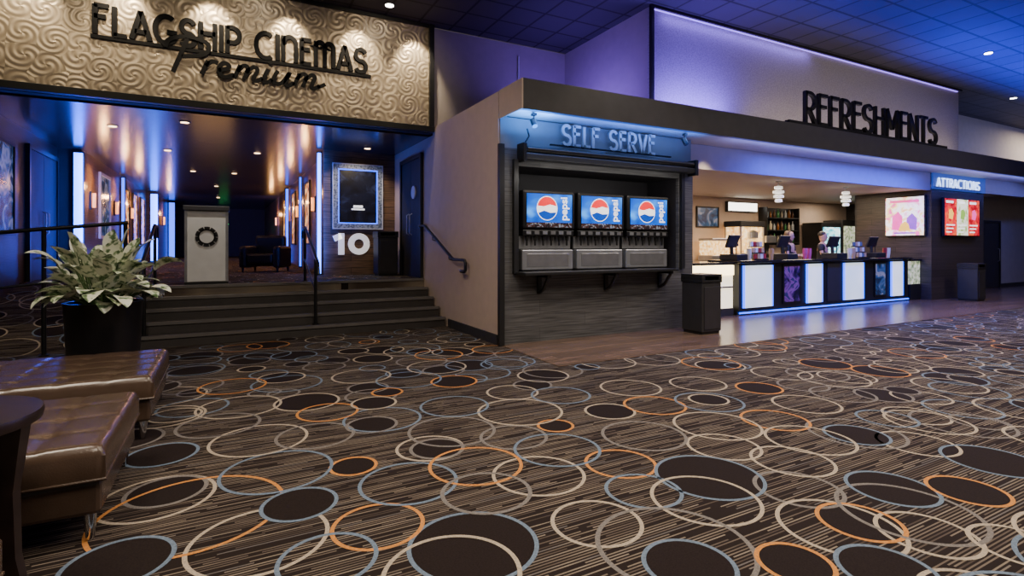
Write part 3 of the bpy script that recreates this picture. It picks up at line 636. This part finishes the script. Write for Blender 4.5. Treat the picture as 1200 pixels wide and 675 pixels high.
for i,(bg,a,c) in enumerate(((mScrR,mScrY,mScrT),(mScrC,mScrG,mScrT),(mScrR,mScrP,mScrT))):
    x0=-.92+i*.617; mb=B(x0,x0+.60,-.086,-.08,.03,.97)
    mb.box(x0+.05,x0+.42,-.089,-.0865,.86,.92,2)
    poly(mb,[(x0+.18,.46),(x0+.38,.44),(x0+.44,.60),(x0+.34,.72),(x0+.20,.68)],-.0870,1)
    for k in range(3): mb.box(x0+.06,x0+.5-.08*k,-.089,-.0865,.28-k*.09,.31-k*.09,2)
    mb.obj('display',[bg,a,c],t,normals=False)
# counter
t=thing('service_counter','long black topped counter with lit white panels','counter',(8.9,7.2,.009))
B(0,6.2,.02,.7,.08,1.03).obj('body',mBlack,t); B(0,6.2,.06,.66,0,.08).obj('plinth',mBlack,t)
B(-.05,6.24,-.06,.76,1.03,1.08).obj('countertop',mGlassD,t,bevel=.008)
for a,bx in((.15,.95),(2.15,2.62),(3.5,4.2),(5.45,5.9)):
    B(a,bx,-.01,.02,.14,.98).obj('light_panel',mPanelLit,t,bevel=.004)
    B(a-.05,a-.005,-.005,.02,.14,.98).obj('edge_light',mLedB2,t); B(bx+.005,bx+.05,-.005,.02,.14,.98).obj('edge_light',mLedB2,t)
for a,bx,m in((1.35,1.85,mPosterP),(4.72,5.12,mPosterB)):
    B(a-.04,bx+.04,-.005,.02,.16,.98).obj('poster_border',mMetal,t); B(a,bx,-.012,-.005,.2,.94).obj('poster_panel',m,t)
B(2.85,3.3,-.0,.02,.14,.98).obj('dark_panel',mDarkWall,t)
B(0,6.2,.0,.02,.03,.06).obj('light_strip',mLedB2,t)
t=thing('display_case','warm lit glass snack case with black top','display case',(7.98,7.28,.009))
B(-.88,.84,0,.6,0,.15).obj('base',mDarkWall,t); B(-.88,.84,.02,.6,.15,1.0).obj('lit_front',mCaseLit,t); B(-.9,.85,-.03,.63,1.0,1.05).obj('top',mGlassD,t,bevel=.006)
B(-.88,.84,-.01,.02,.80,.99).obj('light_band',mWarmBand,t); B(-.88,.84,-.0,.02,.55,.58).obj('trim_bar',mSteel,t)
t=thing('display_case','small glass snack case with green packets','display case',(15.42,7.2,.009))
B(-.25,.25,0,.6,0,.4).obj('base',mBlack,t); B(-.25,.25,.02,.6,.4,.98).obj('lit_front',mGreenCase,t); B(-.26,.26,-.02,.62,.98,1.03).obj('top',mGlassD,t)
def pos(x,y=7.5,rz=0):
    t=thing('cash_register','black touchscreen cash register on the counter','cash register',(x,y,1.09),rz,group='cash registers on the counter')
    B(-.2,.2,-.18,.2,0,.12).obj('cash_drawer',mBlack,t,bevel=.008)
    MB().cyl((0,.05,.12),(0,.06,.3),.035).obj('stand',mBlack,t)
    B(-.19,.19,-.03,.02,-.13,.14).obj('screen',mBlack,t,loc=(0,.04,.38),rot=(math.radians(20),0,0),bevel=.015)
    MB().cyl((.25,.1,0),(.25,.1,.28),.012).box(.19,.31,.085,.115,.28,.34).obj('customer_display',mBlack,t)
for x,r in((9.1,.15),(10.7,.1),(12.5,0),(14.1,0)): pos(x,7.5,r)
def cupstack(x,y,z,m,lab='stack of paper cups on the counter',n=6):
    t=thing('cup_stack',lab,'cups',(x,y,z),group='paper cup stacks')
    mb=MB()
    mb.lathe([(.035,0),(.05,.12)]+[q for k in range(n) for q in ((.052,.12+k*.02),(.047,.125+k*.02),(.05,.135+k*.02))],seg=16); mb.obj('cups',m,t,smooth=True)
for x,m in((9.55,mWhite),(10.25,mTanCard),(11.4,mPink),(11.55,mPink),(13.1,mWhite),(13.25,mTanCard),(14.6,mRedPlain),(14.75,mWhite)): cupstack(x,7.5,1.09,m)
def candy(x,mats):
    t=thing('candy_rack','small wire rack of colourful candy boxes','candy rack',(x,7.55,1.09),group='candy racks on the counter')
    for r in range(3):
        B(-.2,.2,-.08+r*.05,.0+r*.05,r*.13,r*.13+.02).obj('shelf_tray',mMetal,t)
        for k in range(4): B(-.19+k*.096,-.11+k*.096,-.06+r*.05,-.03+r*.05,r*.13+.02,r*.13+.12).obj('candy_box',mats[(k+r)%len(mats)],t)
candy(9.9,[mRedPlain,mTanCard,mWhite]); candy(13.6,[mTanCard,mWhite,mBl])
# staff behind the counter
def skinned(chains,name,mat,parent):
    bm=bmesh.new(); idx={}; rad=[]; E=set()
    for pts,rs in chains:
        prev=None
        for p,r in zip(pts,rs):
            k=tuple(round(c,4) for c in p)
            if k not in idx: idx[k]=len(rad); bm.verts.new(p); rad.append(r)
            if prev is not None and prev!=idx[k]: E.add((prev,idx[k]))
            prev=idx[k]
    bm.verts.ensure_lookup_table()
    for a,b_ in E: bm.edges.new((bm.verts[a],bm.verts[b_]))
    me=bpy.data.meshes.new(name); bm.to_mesh(me); bm.free()
    o=bpy.data.objects.new(name,me); COL.objects.link(o)
    md=o.modifiers.new('skin','SKIN')
    sv=me.skin_vertices[0].data if me.skin_vertices else None
    if sv is None:
        o.modifiers.remove(md); bpy.context.view_layer.objects.active=o; o.select_set(True); bpy.ops.object.modifier_add(type='SKIN'); sv=me.skin_vertices[0].data
    for i,r in enumerate(rad): sv[i].radius=(r if isinstance(r,tuple) else (r,r)); sv[i].use_root=(i==0)
    s2=o.modifiers.new('sub','SUBSURF'); s2.levels=2; s2.render_levels=2
    dg=bpy.context.evaluated_depsgraph_get(); me2=bpy.data.meshes.new_from_object(o.evaluated_get(dg))
    bpy.data.objects.remove(o)
    me2.materials.clear(); me2.materials.append(mat)
    for p in me2.polygons: p.use_smooth=True
    o=bpy.data.objects.new(name,me2); COL.objects.link(o); o.parent=parent; return o
def person(x,y,rz,lab,longhair,hair,shirt):
    t=thing('person',lab,'person',(x,y,.009),rz)
    P=(0,0,.95); C=(0,0,1.25); N_=(0,.0,1.42)
    ch=[([P,(0,.01,1.08),C,(0,0,1.38),N_,(0,-.01,1.50)],[.12,.115,.13,.10,.055,.055])]
    arms=[]
    for s in(-1,1):
        sh=(s*.18,0,1.38); el=(s*.23,-.06,1.12); wr=(s*.17,-.24,1.15); pa=(s*.165,-.31,1.13)
        ch.append(([(0,0,1.38),sh,el,wr,pa],[.10,.055,.042,.027,.032])); arms.append((pa,s))
    for s in(-1,1): ch.append(([P,(s*.10,0,.88),(s*.11,-.02,.50),(s*.11,.02,.09),(s*.115,-.10,.04)],[.12,.09,.06,.04,.038]))
    body=skinned(ch,'body',mSkin,t)
    bm=bmesh.new(); bm.from_mesh(body.data); mb=MB(); mb.bm.free(); mb.bm=bm
    hd=[(.02,1.475),(.052,1.485),(.064,1.515),(.073,1.56),(.077,1.61),(.074,1.655),(.058,1.695),(.03,1.715),(.004,1.72)]
    mb.lathe(hd,0,-.015,20,sx=1,sy=1.2)
    mb.cyl((0,-.098,1.60),(0,-.122,1.567),.008,.013,8)
    for s in(-1,1): mb.cyl((s*.074,-.01,1.595),(s*.088,0,1.60),.018,.022,10)
    for pa,s in arms:
        for k in range(4):
            fx=pa[0]+(k-1.5)*.018; l=(.06,.07,.065,.05)[k]
            mb.tube([(fx,pa[1]-.01,pa[2]),(fx,pa[1]-.01-l*.5,pa[2]+.004),(fx,pa[1]-.01-l,pa[2]-.02)],[.009,.0085,.007],6)
        mb.tube([(pa[0]-s*.02,pa[1]+.02,pa[2]),(pa[0]-s*.045,pa[1]-.01,pa[2]),(pa[0]-s*.05,pa[1]-.035,pa[2]-.01)],[.010,.009,.008],6)
    bm.to_mesh(body.data); bm.free()
    for p in body.data.polygons: p.use_smooth=True
    for s in(-1,1): MB().lathe([(.003,-.008),(.009,-.003),(.009,.003),(.003,.008)],s*.028,-.098,8).obj('eye',mBlack,t,loc=(0,0,1.612))
    B(-.022,.022,-.1035,-.097,1.538,1.545).obj('mouth',mRedPlain,t)
    skinned([([(0,.0,.90),(0,.01,1.08),C,(0,0,1.37),(0,0,1.41)],[.145,.135,.148,.112,.07])]+[([(0,0,1.37),(s*.185,0,1.38),(s*.215,-.035,1.22)],[.112,.072,.060]) for s in(-1,1)],'shirt',shirt,t)
    skinned([([(0,0,.93),(s*.10,0,.86),(s*.11,-.02,.50),(s*.11,.02,.12)],[.145,.11,.078,.06]) for s in(-1,1)],'trousers',mTrouser,t)
    for s in(-1,1): B(s*.115-.045,s*.115+.045,-.17,.07,.0,.07).obj('shoe',mBlack,t,bevel=.025)
    mb=MB()
    if longhair: mb.lathe([(.07,1.42),(.088,1.50),(.088,1.60),(.086,1.66),(.07,1.71),(.035,1.735),(.004,1.738)],0,.018,20,sx=1,sy=1.1)
    else: mb.lathe([(.075,1.62),(.083,1.65),(.083,1.67),(.067,1.71),(.035,1.735),(.004,1.738)],0,.006,20,sx=1,sy=1.2)
    mb.obj('hair',hair,t,smooth=True)
    return t
person(12.0,8.30,.25,'person with brown hair in black shirt working behind the counter',True,mHairB,mShirt)
person(13.35,8.32,.3,'person with short dark hair in black shirt behind the counter',False,mHairD,mShirt)
t=thing('back_counter','dark back counter with steel top','counter',(12.8,10.65,.009))
B(-3,3,-.3,.3,0,.9).obj('body',mDarkWall,t); B(-3.02,3.02,-.33,.32,.9,.95).obj('worktop',mSteel,t)
t=thing('popcorn_machine','glowing popcorn machine on the back counter','popcorn machine',(13.3,10.6,.965))
B(-.5,.5,-.28,.28,0,.2).obj('base',mSteel,t,bevel=.01); B(-.47,.47,-.24,.26,.2,.95).obj('lit_cabinet',mPop,t)
mb=MB()
for x in(-.5,.46):
    for y in(-.28,.24): mb.box(x,x+.04,y,y+.04,.2,.95)
mb.obj('frame',mSteel,t); B(-.52,.52,-.3,.3,.95,1.12).obj('canopy',mBlack,t,bevel=.02)
MB().lathe([(.1,0),(.16,.03),(.16,.2),(.05,.26)],0,-.05).obj('kettle',mSteel,t,loc=(0,-.21,.6),smooth=True)
t=thing('snack_warmer','steel snack warmer with amber lit glass','food warmer',(12.1,10.6,.965))
B(-.4,.4,-.25,.25,0,.15).obj('base',mSteel,t,bevel=.01); B(-.37,.37,-.22,.23,.15,.55).obj('lit_cabinet',mPop,t); B(-.4,.4,-.25,.25,.55,.62).obj('top',mSteel,t,bevel=.01)
t=thing('coffee_machine','black and steel coffee machine on back counter','coffee machine',(14.12,10.6,.965))
B(-.22,.22,-.05,.25,0,.7).obj('body',mBlack,t,bevel=.015); B(-.22,.22,-.28,-.05,.5,.7).obj('head',mSteel,t,bevel=.01); B(-.22,.22,-.28,-.05,0,.05).obj('tray',mSteel,t); MB().lathe([(.08,.05),(.11,.12),(.09,.25),(.07,.27)],0,-.17).obj('jug',mGlassD,t,smooth=True)
t=thing('lit_menu_sign','bright white lit menu box hung on back wall','menu board',(13.6,10.99,2.38)); B(-.65,.65,-.1,0,0,.3).obj('housing',mBlack,t); B(-.62,.62,-.11,-.1,.03,.27).obj('face',mMenuLit,t)
t=thing('drink_cooler','tall glass front drink cooler glowing teal','cooler',(17.0,10.6,.009))
B(-.5,.5,-.3,.35,0,2.1).obj('cabinet',mBlack,t,bevel=.01); B(-.44,.44,-.32,-.3,.2,1.95).obj('glass_door',mCool,t); MB().cyl((-.4,-.35,.8),(-.4,-.35,1.4),.012).obj('handle',mSteel,t)
t=thing('fridge','dark upright fridge with lit shelves beside the cooler','fridge',(18.0,10.6,.009))
B(-.4,.4,-.3,.35,0,2.2).obj('cabinet',mBlack,t,bevel=.01); B(-.34,.34,-.32,-.3,.3,2.0).obj('glass_door',mGreenCase,t); MB().cyl((-.3,-.35,.8),(-.3,-.35,1.4),.012).obj('handle',mSteel,t)
poster((12.2,10.99,1.9),0,.9,.6,mPosterB,'small framed picture on the concession wall',mBlack,.04,name='picture_frame')
t=thing('wall_shelf','dark wall shelf holding bottles','shelf',(15.2,10.99,1.45))
for z in(0,.38,.76): B(-.75,.75,-.3,-.02,z,z+.03).obj('board',mBlack,t)
B(-.78,.78,-.02,0,-.05,1.1).obj('back_board',mDarkWall,t)
B(-.78,-.75,-.3,-.02,-.05,1.1).obj('side',mBlack,t); B(.75,.78,-.3,-.02,-.05,1.1).obj('side',mBlack,t)
mBot=[M('amber_glass',(.25,.09,.02),.15),M('green_glass',(.04,.2,.06),.15),M('clear_bottle',(.5,.55,.6),.15),M('brown_glass',(.12,.05,.02),.2),M('pale_bottle',(.5,.42,.3),.3)]
def bottle(x,y,z,m,s=1):
    t=thing('bottle','small bottle standing on the wall shelf','bottle',(x,y,z),group='bottles on the wall shelf')
    MB().lathe([(.035*s,0),(.04*s,.01),(.04*s,.15*s),(.015*s,.2*s),(.015*s,.25*s)],seg=12).obj('glass',m,t,smooth=True)
    MB().cyl((0,0,.25*s),(0,0,.27*s),.018*s,seg=10).obj('cap',mBlack,t)
for r in range(3):
    for k in range(8): bottle(15.2-.62+k*.177,10.82,1.481+r*.38,mBot[(k*3+r)%5],.8+.15*((k+r)%3))
def pendant(x):
    t=thing('pendant_lamp','tiered crystal pendant lamp over the counter','pendant lamp',(x,7.65,2.80),group='crystal pendant lamps')
    MB().cyl((0,0,-.02),(0,0,0),.06).obj('ceiling_rose',mSteel,t); MB().cyl((0,0,-.1),(0,0,-.02),.006).obj('rod',mSteel,t)
    for k in range(4):
        r=(.085,.115,.105,.075)[k]; z=-.11-.095*k
        MB().lathe([(r*.6,z-.07),(r,z-.06),(r*.95,z-.01),(r*.5,z)],seg=20).obj('glass_tier',mCrystal,t,smooth=True)
        MB().cyl((0,0,z-.028),(0,0,z+.004),.03).obj('collar',mSteel,t)
pendant(10.7); pendant(13.2)
# ------------------------------------------------------------------ lounge furniture
def bench(name,lab,xr,y0,y1,L_=1.9,ht=.46):
    w=y1-y0; t=thing(name,lab,'bench',(xr-L_/2,(y0+y1)/2,0.004),group='tufted leather benches')
    B(-L_/2+.02,L_/2-.02,-w/2+.02,w/2-.02,.13,.29).obj('base',mLeather,t,bevel=.02)
    bm=bmesh.new(); nx=int(L_/.02); ny=int(w/.02); V=[]
    cs=.26
    for i in range(nx+1):
        row=[]
        for j in range(ny+1):
            x=-L_/2+L_*i/nx; y=-w/2+w*j/ny
            u=(x+L_/2)/(L_/round(L_/cs)); v=(y+w/2)/(w/round(w/cs))
            fu=abs(u-round(u)); fv=abs(v-round(v)); 
            dimp=-.007*math.exp(-(fu/.06)**2)-.007*math.exp(-(fv/.06)**2)-.009*math.exp(-((fu*fu+fv*fv)/.03))
            e=min(x+L_/2,L_/2-x,y+w/2,w/2-y); r=.05
            edge=0 if e>r else -(r-math.sqrt(max(0,r*r-(r-e)**2)))
            row.append(bm.verts.new((x,y,ht+edge+(dimp if e>.06 else dimp*e/.06))))
        V.append(row)
    for i in range(nx):
        for j in range(ny): bm.faces.new([V[i][j],V[i+1][j],V[i+1][j+1],V[i][j+1]])
    ed=[e for e in bm.edges if e.is_boundary]; r=bmesh.ops.extrude_edge_only(bm,edges=ed)
    for v in [v for v in r['geom'] if isinstance(v,bmesh.types.BMVert)]: v.co.z=.30
    mb=MB(); mb.bm.free(); mb.bm=bm; mb.obj('cushion',mLeather,t,smooth=True)
    mb=MB(); pt=[(-L_/2,-w/2,.3),(L_/2,-w/2,.3),(L_/2,w/2,.3),(-L_/2,w/2,.3),(-L_/2,-w/2,.3)]
    mb.tube(pt,.008,6).obj('piping',mLeather,t,smooth=True)
    for sx in(-1,1):
        for sy in(-1,1):
            MB().lathe([(.014,0),(.018,.01),(.022,.06),(.03,.13)],sx*(L_/2-.07),sy*(w/2-.07),16).obj('leg',mChrome,t,smooth=True)
bench('tufted_bench','brown tufted leather bench beside the potted plant',-.46,4.60,5.80)
bench('tufted_bench','brown tufted leather bench on chrome legs by the table',-.50,3.12,4.22)
bench('tufted_bench','brown tufted leather bench corner near the table',-.66,1.4,2.38)
t=thing('side_table','round espresso wood side table beside the benches','table',(-.98,2.76,.004))
MB().lathe([(.30,.70),(.33,.71),(.335,.735),(.33,.75),(.0001,.75)],seg=48).obj('table_top',mTableW,t,smooth=True)
for k in range(4):
    a=math.radians(-8+90*k); ca,sa=math.cos(a),math.sin(a)
    mb=MB(); prof=[(.29,.0,.022),(.25,.2,.026),(.24,.45,.03),(.26,.70,.04)]
    for (r0,z0,w0),(r1,z1,w1) in zip(prof,prof[1:]):
        def ring(r,z,w): return [mb.bm.verts.new(((r+dx)*ca-dy*sa,(r+dx)*sa+dy*ca,z)) for dx,dy in((-w,-w),(w,-w),(w,w),(-w,w))]
        A=ring(r0,z0,w0);Bq=ring(r1,z1,w1)
        for i in range(4): mb.bm.faces.new([A[i],A[(i+1)%4],Bq[(i+1)%4],Bq[i]])
        mb.bm.faces.new(A); mb.bm.faces.new(Bq)
    mb.obj('leg',mTableW,t)
# plant
t=thing('potted_plant','variegated leafy plant in a tall black pot','plant',(-1.06,6.55,.004))
MB().lathe([(.26,0),(.28,.01),(.315,.80),(.325,.84),(.29,.84),(.28,.79),(.0001,.79)],seg=48).obj('pot',mPot,t,smooth=True)
MB().lathe([(.275,.79),(.26,.8),(.0001,.81)],seg=24).obj('soil',mSoil,t)
random.seed(3)
mb=MB(); bm=mb.bm
for k in range(115):
    az=random.uniform(0,2*math.pi); el=random.uniform(.30,1.5); ln=random.uniform(.22,.32); st_len=random.uniform(.12,.42)*(1.15 if el>.8 else .85)
    r0=random.uniform(0,.14); base=Vector((r0*math.cos(az),r0*math.sin(az),.80))
    d=Vector((math.cos(az)*math.cos(el),math.sin(az)*math.cos(el),math.sin(el)))
    p=base+d*st_len; mb.tube([base,base+d*st_len*.6,p],.006,5,1)
    side=Vector((-math.sin(az),math.cos(az),0)); side=(side+Vector((0,0,random.uniform(-.5,.5)))).normalized(); wd=random.uniform(.085,.115); prev=None; droop=random.uniform(.9,2.1)
    cur=p.copy(); dd=d.copy(); n=8
    for i in range(n+1):
        s=i/n; ww=wd*(math.sin(math.pi*min(1,(s*.90+.10)))**.7)*(1-.25*s) if s<1 else .002
        up=side.cross(dd).normalized()
        if up.z<0: up=-up
        row=[bm.verts.new(cur-side*ww+up*ww*.18),bm.verts.new(cur),bm.verts.new(cur+side*ww+up*ww*.18)]
        if prev:
            for q in range(2): bm.faces.new([prev[q],prev[q+1],row[q+1],row[q]]).material_index=0
        prev=row; cur=cur+dd*ln/n; dd=(dd+Vector((0,0,-droop/n))).normalized()
mStem=M('green_stem',(.08,.14,.05),.5)
o=mb.obj('foliage',[mLeaf,mStem],t,smooth=True,normals=False); o['kind']='stuff'
t=thing('wall_conduit','thin vertical pipe on the upper wall','pipe',(5.15,9.40,3.56)); MB().cyl((0,0,0),(0,0,1.6),.02).obj('pipe',mWhite,t,smooth=True)
# ------------------------------------------------------------------ lights
def downlight(x,y,z,mat=mLampB,r=.07,grp='recessed ceiling downlights'):
    t=thing('downlight','small round recessed ceiling downlight','ceiling light',(x,y,z),group=grp)
    MB().lathe([(r+.02,-.012),(r+.025,0),(.001,0)],seg=20).obj('trim_ring',mBlack,t); MB().cyl((0,0,-.016),(0,0,-.0125),r,seg=20).obj('lens',mat,t)
def area(loc,rot,sx,sy,pw,col,name='lamp',spread=180):
    l=bpy.data.lights.new(name,'AREA'); l.shape='RECTANGLE'; l.size=sx; l.size_y=sy; l.energy=pw; l.color=col; l.spread=math.radians(spread)
    o=bpy.data.objects.new(name,l); COL.objects.link(o); o.location=loc; o.rotation_euler=rot; return o
def spot(loc,tgt,pw,col,ang=70,blend=.6,r=.05,name='spot_lamp'):
    l=bpy.data.lights.new(name,'SPOT'); l.energy=pw; l.color=col; l.spot_size=math.radians(ang); l.spot_blend=blend; l.shadow_soft_size=r
    o=bpy.data.objects.new(name,l); COL.objects.link(o); o.location=loc
    o.rotation_euler=(Vector(tgt)-Vector(loc)).to_track_quat('-Z','Y').to_euler(); return o
W=(1,.85,.68)
for x in(-2,2,6,10,15): area((x,3.2,5.35),(0,0,0),1.6,1.6,125,W,'hall_fill',140)  # both rows: added fill lights for hall and near floor, no fixtures built
for x in(0,4,8): area((x,.2,5.35),(0,0,0),1.6,1.6,118,W,'hall_fill',140)
for x in(-2.4,-1.3,-.2,.9,2.0,3.0): spot((x,8.85,5.33),(x,9.4,4.35),130,(1,.82,.56),62,.6)
for x in(-2.0,.2,2.4): spot((x,6.8,5.33),(x,9.4,4.3),60,(1,.83,.58),70,.9)
for x in(-1.5,.5,2.4): downlight(x,8.85,5.4)
for x,y in((18.9,6.48),(14,5.2),(22,5.6)): downlight(x,y,5.4)
spot((-.5,6.2,5.33),(3.36,7.8,1.9),250,(1,.82,.64),60,.9,.2)  # added fill spot to brighten the beige side wall, no fixture
spot((.2,5.0,5.3),(-1.06,6.55,1.2),110,(1,.92,.8),40,.8,.1)  # added spot, only lightens the plant leaves
BLU=(.008,.04,1)
area((17,5.9,3.62),(math.radians(180+38),0,0),9,.3,800,BLU,'canopy_uplight',120)
area((25,5.9,3.62),(math.radians(180+38),0,0),7,.3,650,BLU,'canopy_uplight',120)
area((10,5.9,3.62),(math.radians(180+38),0,0),5,.3,110,BLU,'canopy_uplight',120)
area((7.2,6.45,3.62),(math.pi,0,0),1.6,.3,95,(.20,.12,1),'box_uplight')
area((12.5,6.40,3.62),(math.pi,0,0),8,.3,34,(1,.80,.74),'box_uplight')
area((8.5,6.70,5.30),(math.radians(15),0,0),4,.05,12,(.24,.15,1),'cove_lamp')
area((5.6,8.0,3.62),(math.pi,math.radians(20),0),1.2,1.5,55,(.24,.13,1),'roof_uplight')
area((22,7.0,3.62),(math.pi,0,0),8,.3,40,(.3,.35,1),'box_uplight')
spot((11,1.5,5.3),(11.8,6.8,4.5),250,(1,.86,.74),90,.9,.3)
# soffit blue
area((5.2,6.22,2.95),(math.pi,0,0),3.4,.1,34,(.04,.18,1),'soffit_led')
area((3.75,6.30,2.95),(math.pi,0,0),.5,.2,22,(.05,.28,1),'soffit_led')
area((14,6.3,2.95),(math.pi,0,0),13,.1,50,(.15,.2,1),'soffit_led')
area((5.2,6.33,3.19),(math.radians(30),0,0),3.2,.12,8,(.25,.45,1),'soffit_down')
area((12,6.3,3.19),(0,0,0),6,.15,300,(.035,.07,1),'soffit_down')
area((20,6.3,3.19),(0,0,0),6,.15,35,(.15,.2,1),'soffit_down')
spot((5.2,5.2,5.3),(5.2,6.7,1.2),140,W,70)
spot((5.25,4.0,5.3),(5.25,6.7,3.0),60,(1,.92,.85),34,.8)
area((5.2,6.2,2.4),(math.radians(60),0,0),3,.1,9,(1,.95,.88),'dispenser_lamp')
for x in(9,11.5,14): area((x,8.8,2.77),(0,0,0),1.2,1.2,80,(1,.78,.52),'concession_lamp')
for x in(12.0,13.35): spot((x,7.3,2.75),(x,8.3,1.45),16,(1,.86,.7),50)  # added face lights so the staff stand out, no fixtures
area((17,10,2.77),(0,0,0),1,1,35,(1,.82,.6),'concession_lamp')
spot((17,6.2,3.12),(17,7.2,0),20,W,100)
spot((7.6,6.7,3.1),(8.0,7.4,.8),25,(1,.8,.5),80)
area((25,6.8,5.3),(0,0,0),3,1,150,W,'far_lamp')
# vestibule
VB=(.04,.13,1)
for x,y in((-1.7,11.2),(-.6,10.3),(-1.1,13.5),(.6,13),(.2,17),(-.8,17),(-.3,21),(-.3,26),(2.6,11.3)):
    downlight(x,y,3.42,mWarm,.06,'corridor downlights')
AM=(1,.52,.20)
for x,y,p in((-1.1,13.5,40),(-.3,18,50),(-.3,24,90),(-.3,29,90)): spot((x,y,3.38),(x,y,0),p,(1,.55,.26),130)
for y in(15.0,18.0,20.5,22.6): spot((-2.35,y,3.36),(-2.7,y,1.5),50,AM,120); spot((1.6,y,3.36),(1.95,y,1.5),50,AM,120)
for x,y,p in((-.6,16.5,14),(-.4,21,18)): area((x,y,.9),(math.pi,0,0),1.2,1.2,p,AM,'floor_bounce')
area((-2.0,12.2,1.2),(math.pi,0,0),1.2,3,70,VB,'ceiling_wash'); area((1.2,11.2,1.1),(math.pi,0,0),.8,1.6,45,VB,'ceiling_wash'); area((-2.0,19,1.1),(math.pi,0,0),.8,4,50,VB,'ceiling_wash')
spot((2.5,11.0,3.38),(2.5,12,1.6),90,(1,.8,.55),100)
spot((-.28,9.5,3.38),(-.28,10.2,1.2),90,(1,.9,.78),50)
area((1.70,11.8,2.1),(math.radians(90),0,0),.1,2.4,28,VB,'column_led')
area((-2.6,14.1,2.1),(math.radians(90),0,math.radians(15)),.2,2.4,70,VB,'column_led')
area((-2.2,24.2,2.1),(math.radians(90),0,0),.3,2.4,70,VB,'column_led')
area((1.6,24.2,2.1),(math.radians(90),0,0),.3,2.4,40,VB,'column_led')
w=bpy.data.worlds.new('World'); S.world=w; w.use_nodes=True; w.node_tree.nodes['Background'].inputs[0].default_value=(.85,.74,.68,1); w.node_tree.nodes['Background'].inputs[1].default_value=.10
# ------------------------------------------------------------------ camera
cam=bpy.data.cameras.new('Camera'); co=bpy.data.objects.new('Camera',cam); COL.objects.link(co)
co.location=(0,0,1.4); co.rotation_euler=(math.pi/2,0,-math.radians(28.03)); cam.sensor_width=36; cam.lens=18.87; cam.shift_y=-.0421; cam.clip_end=200
S.camera=co
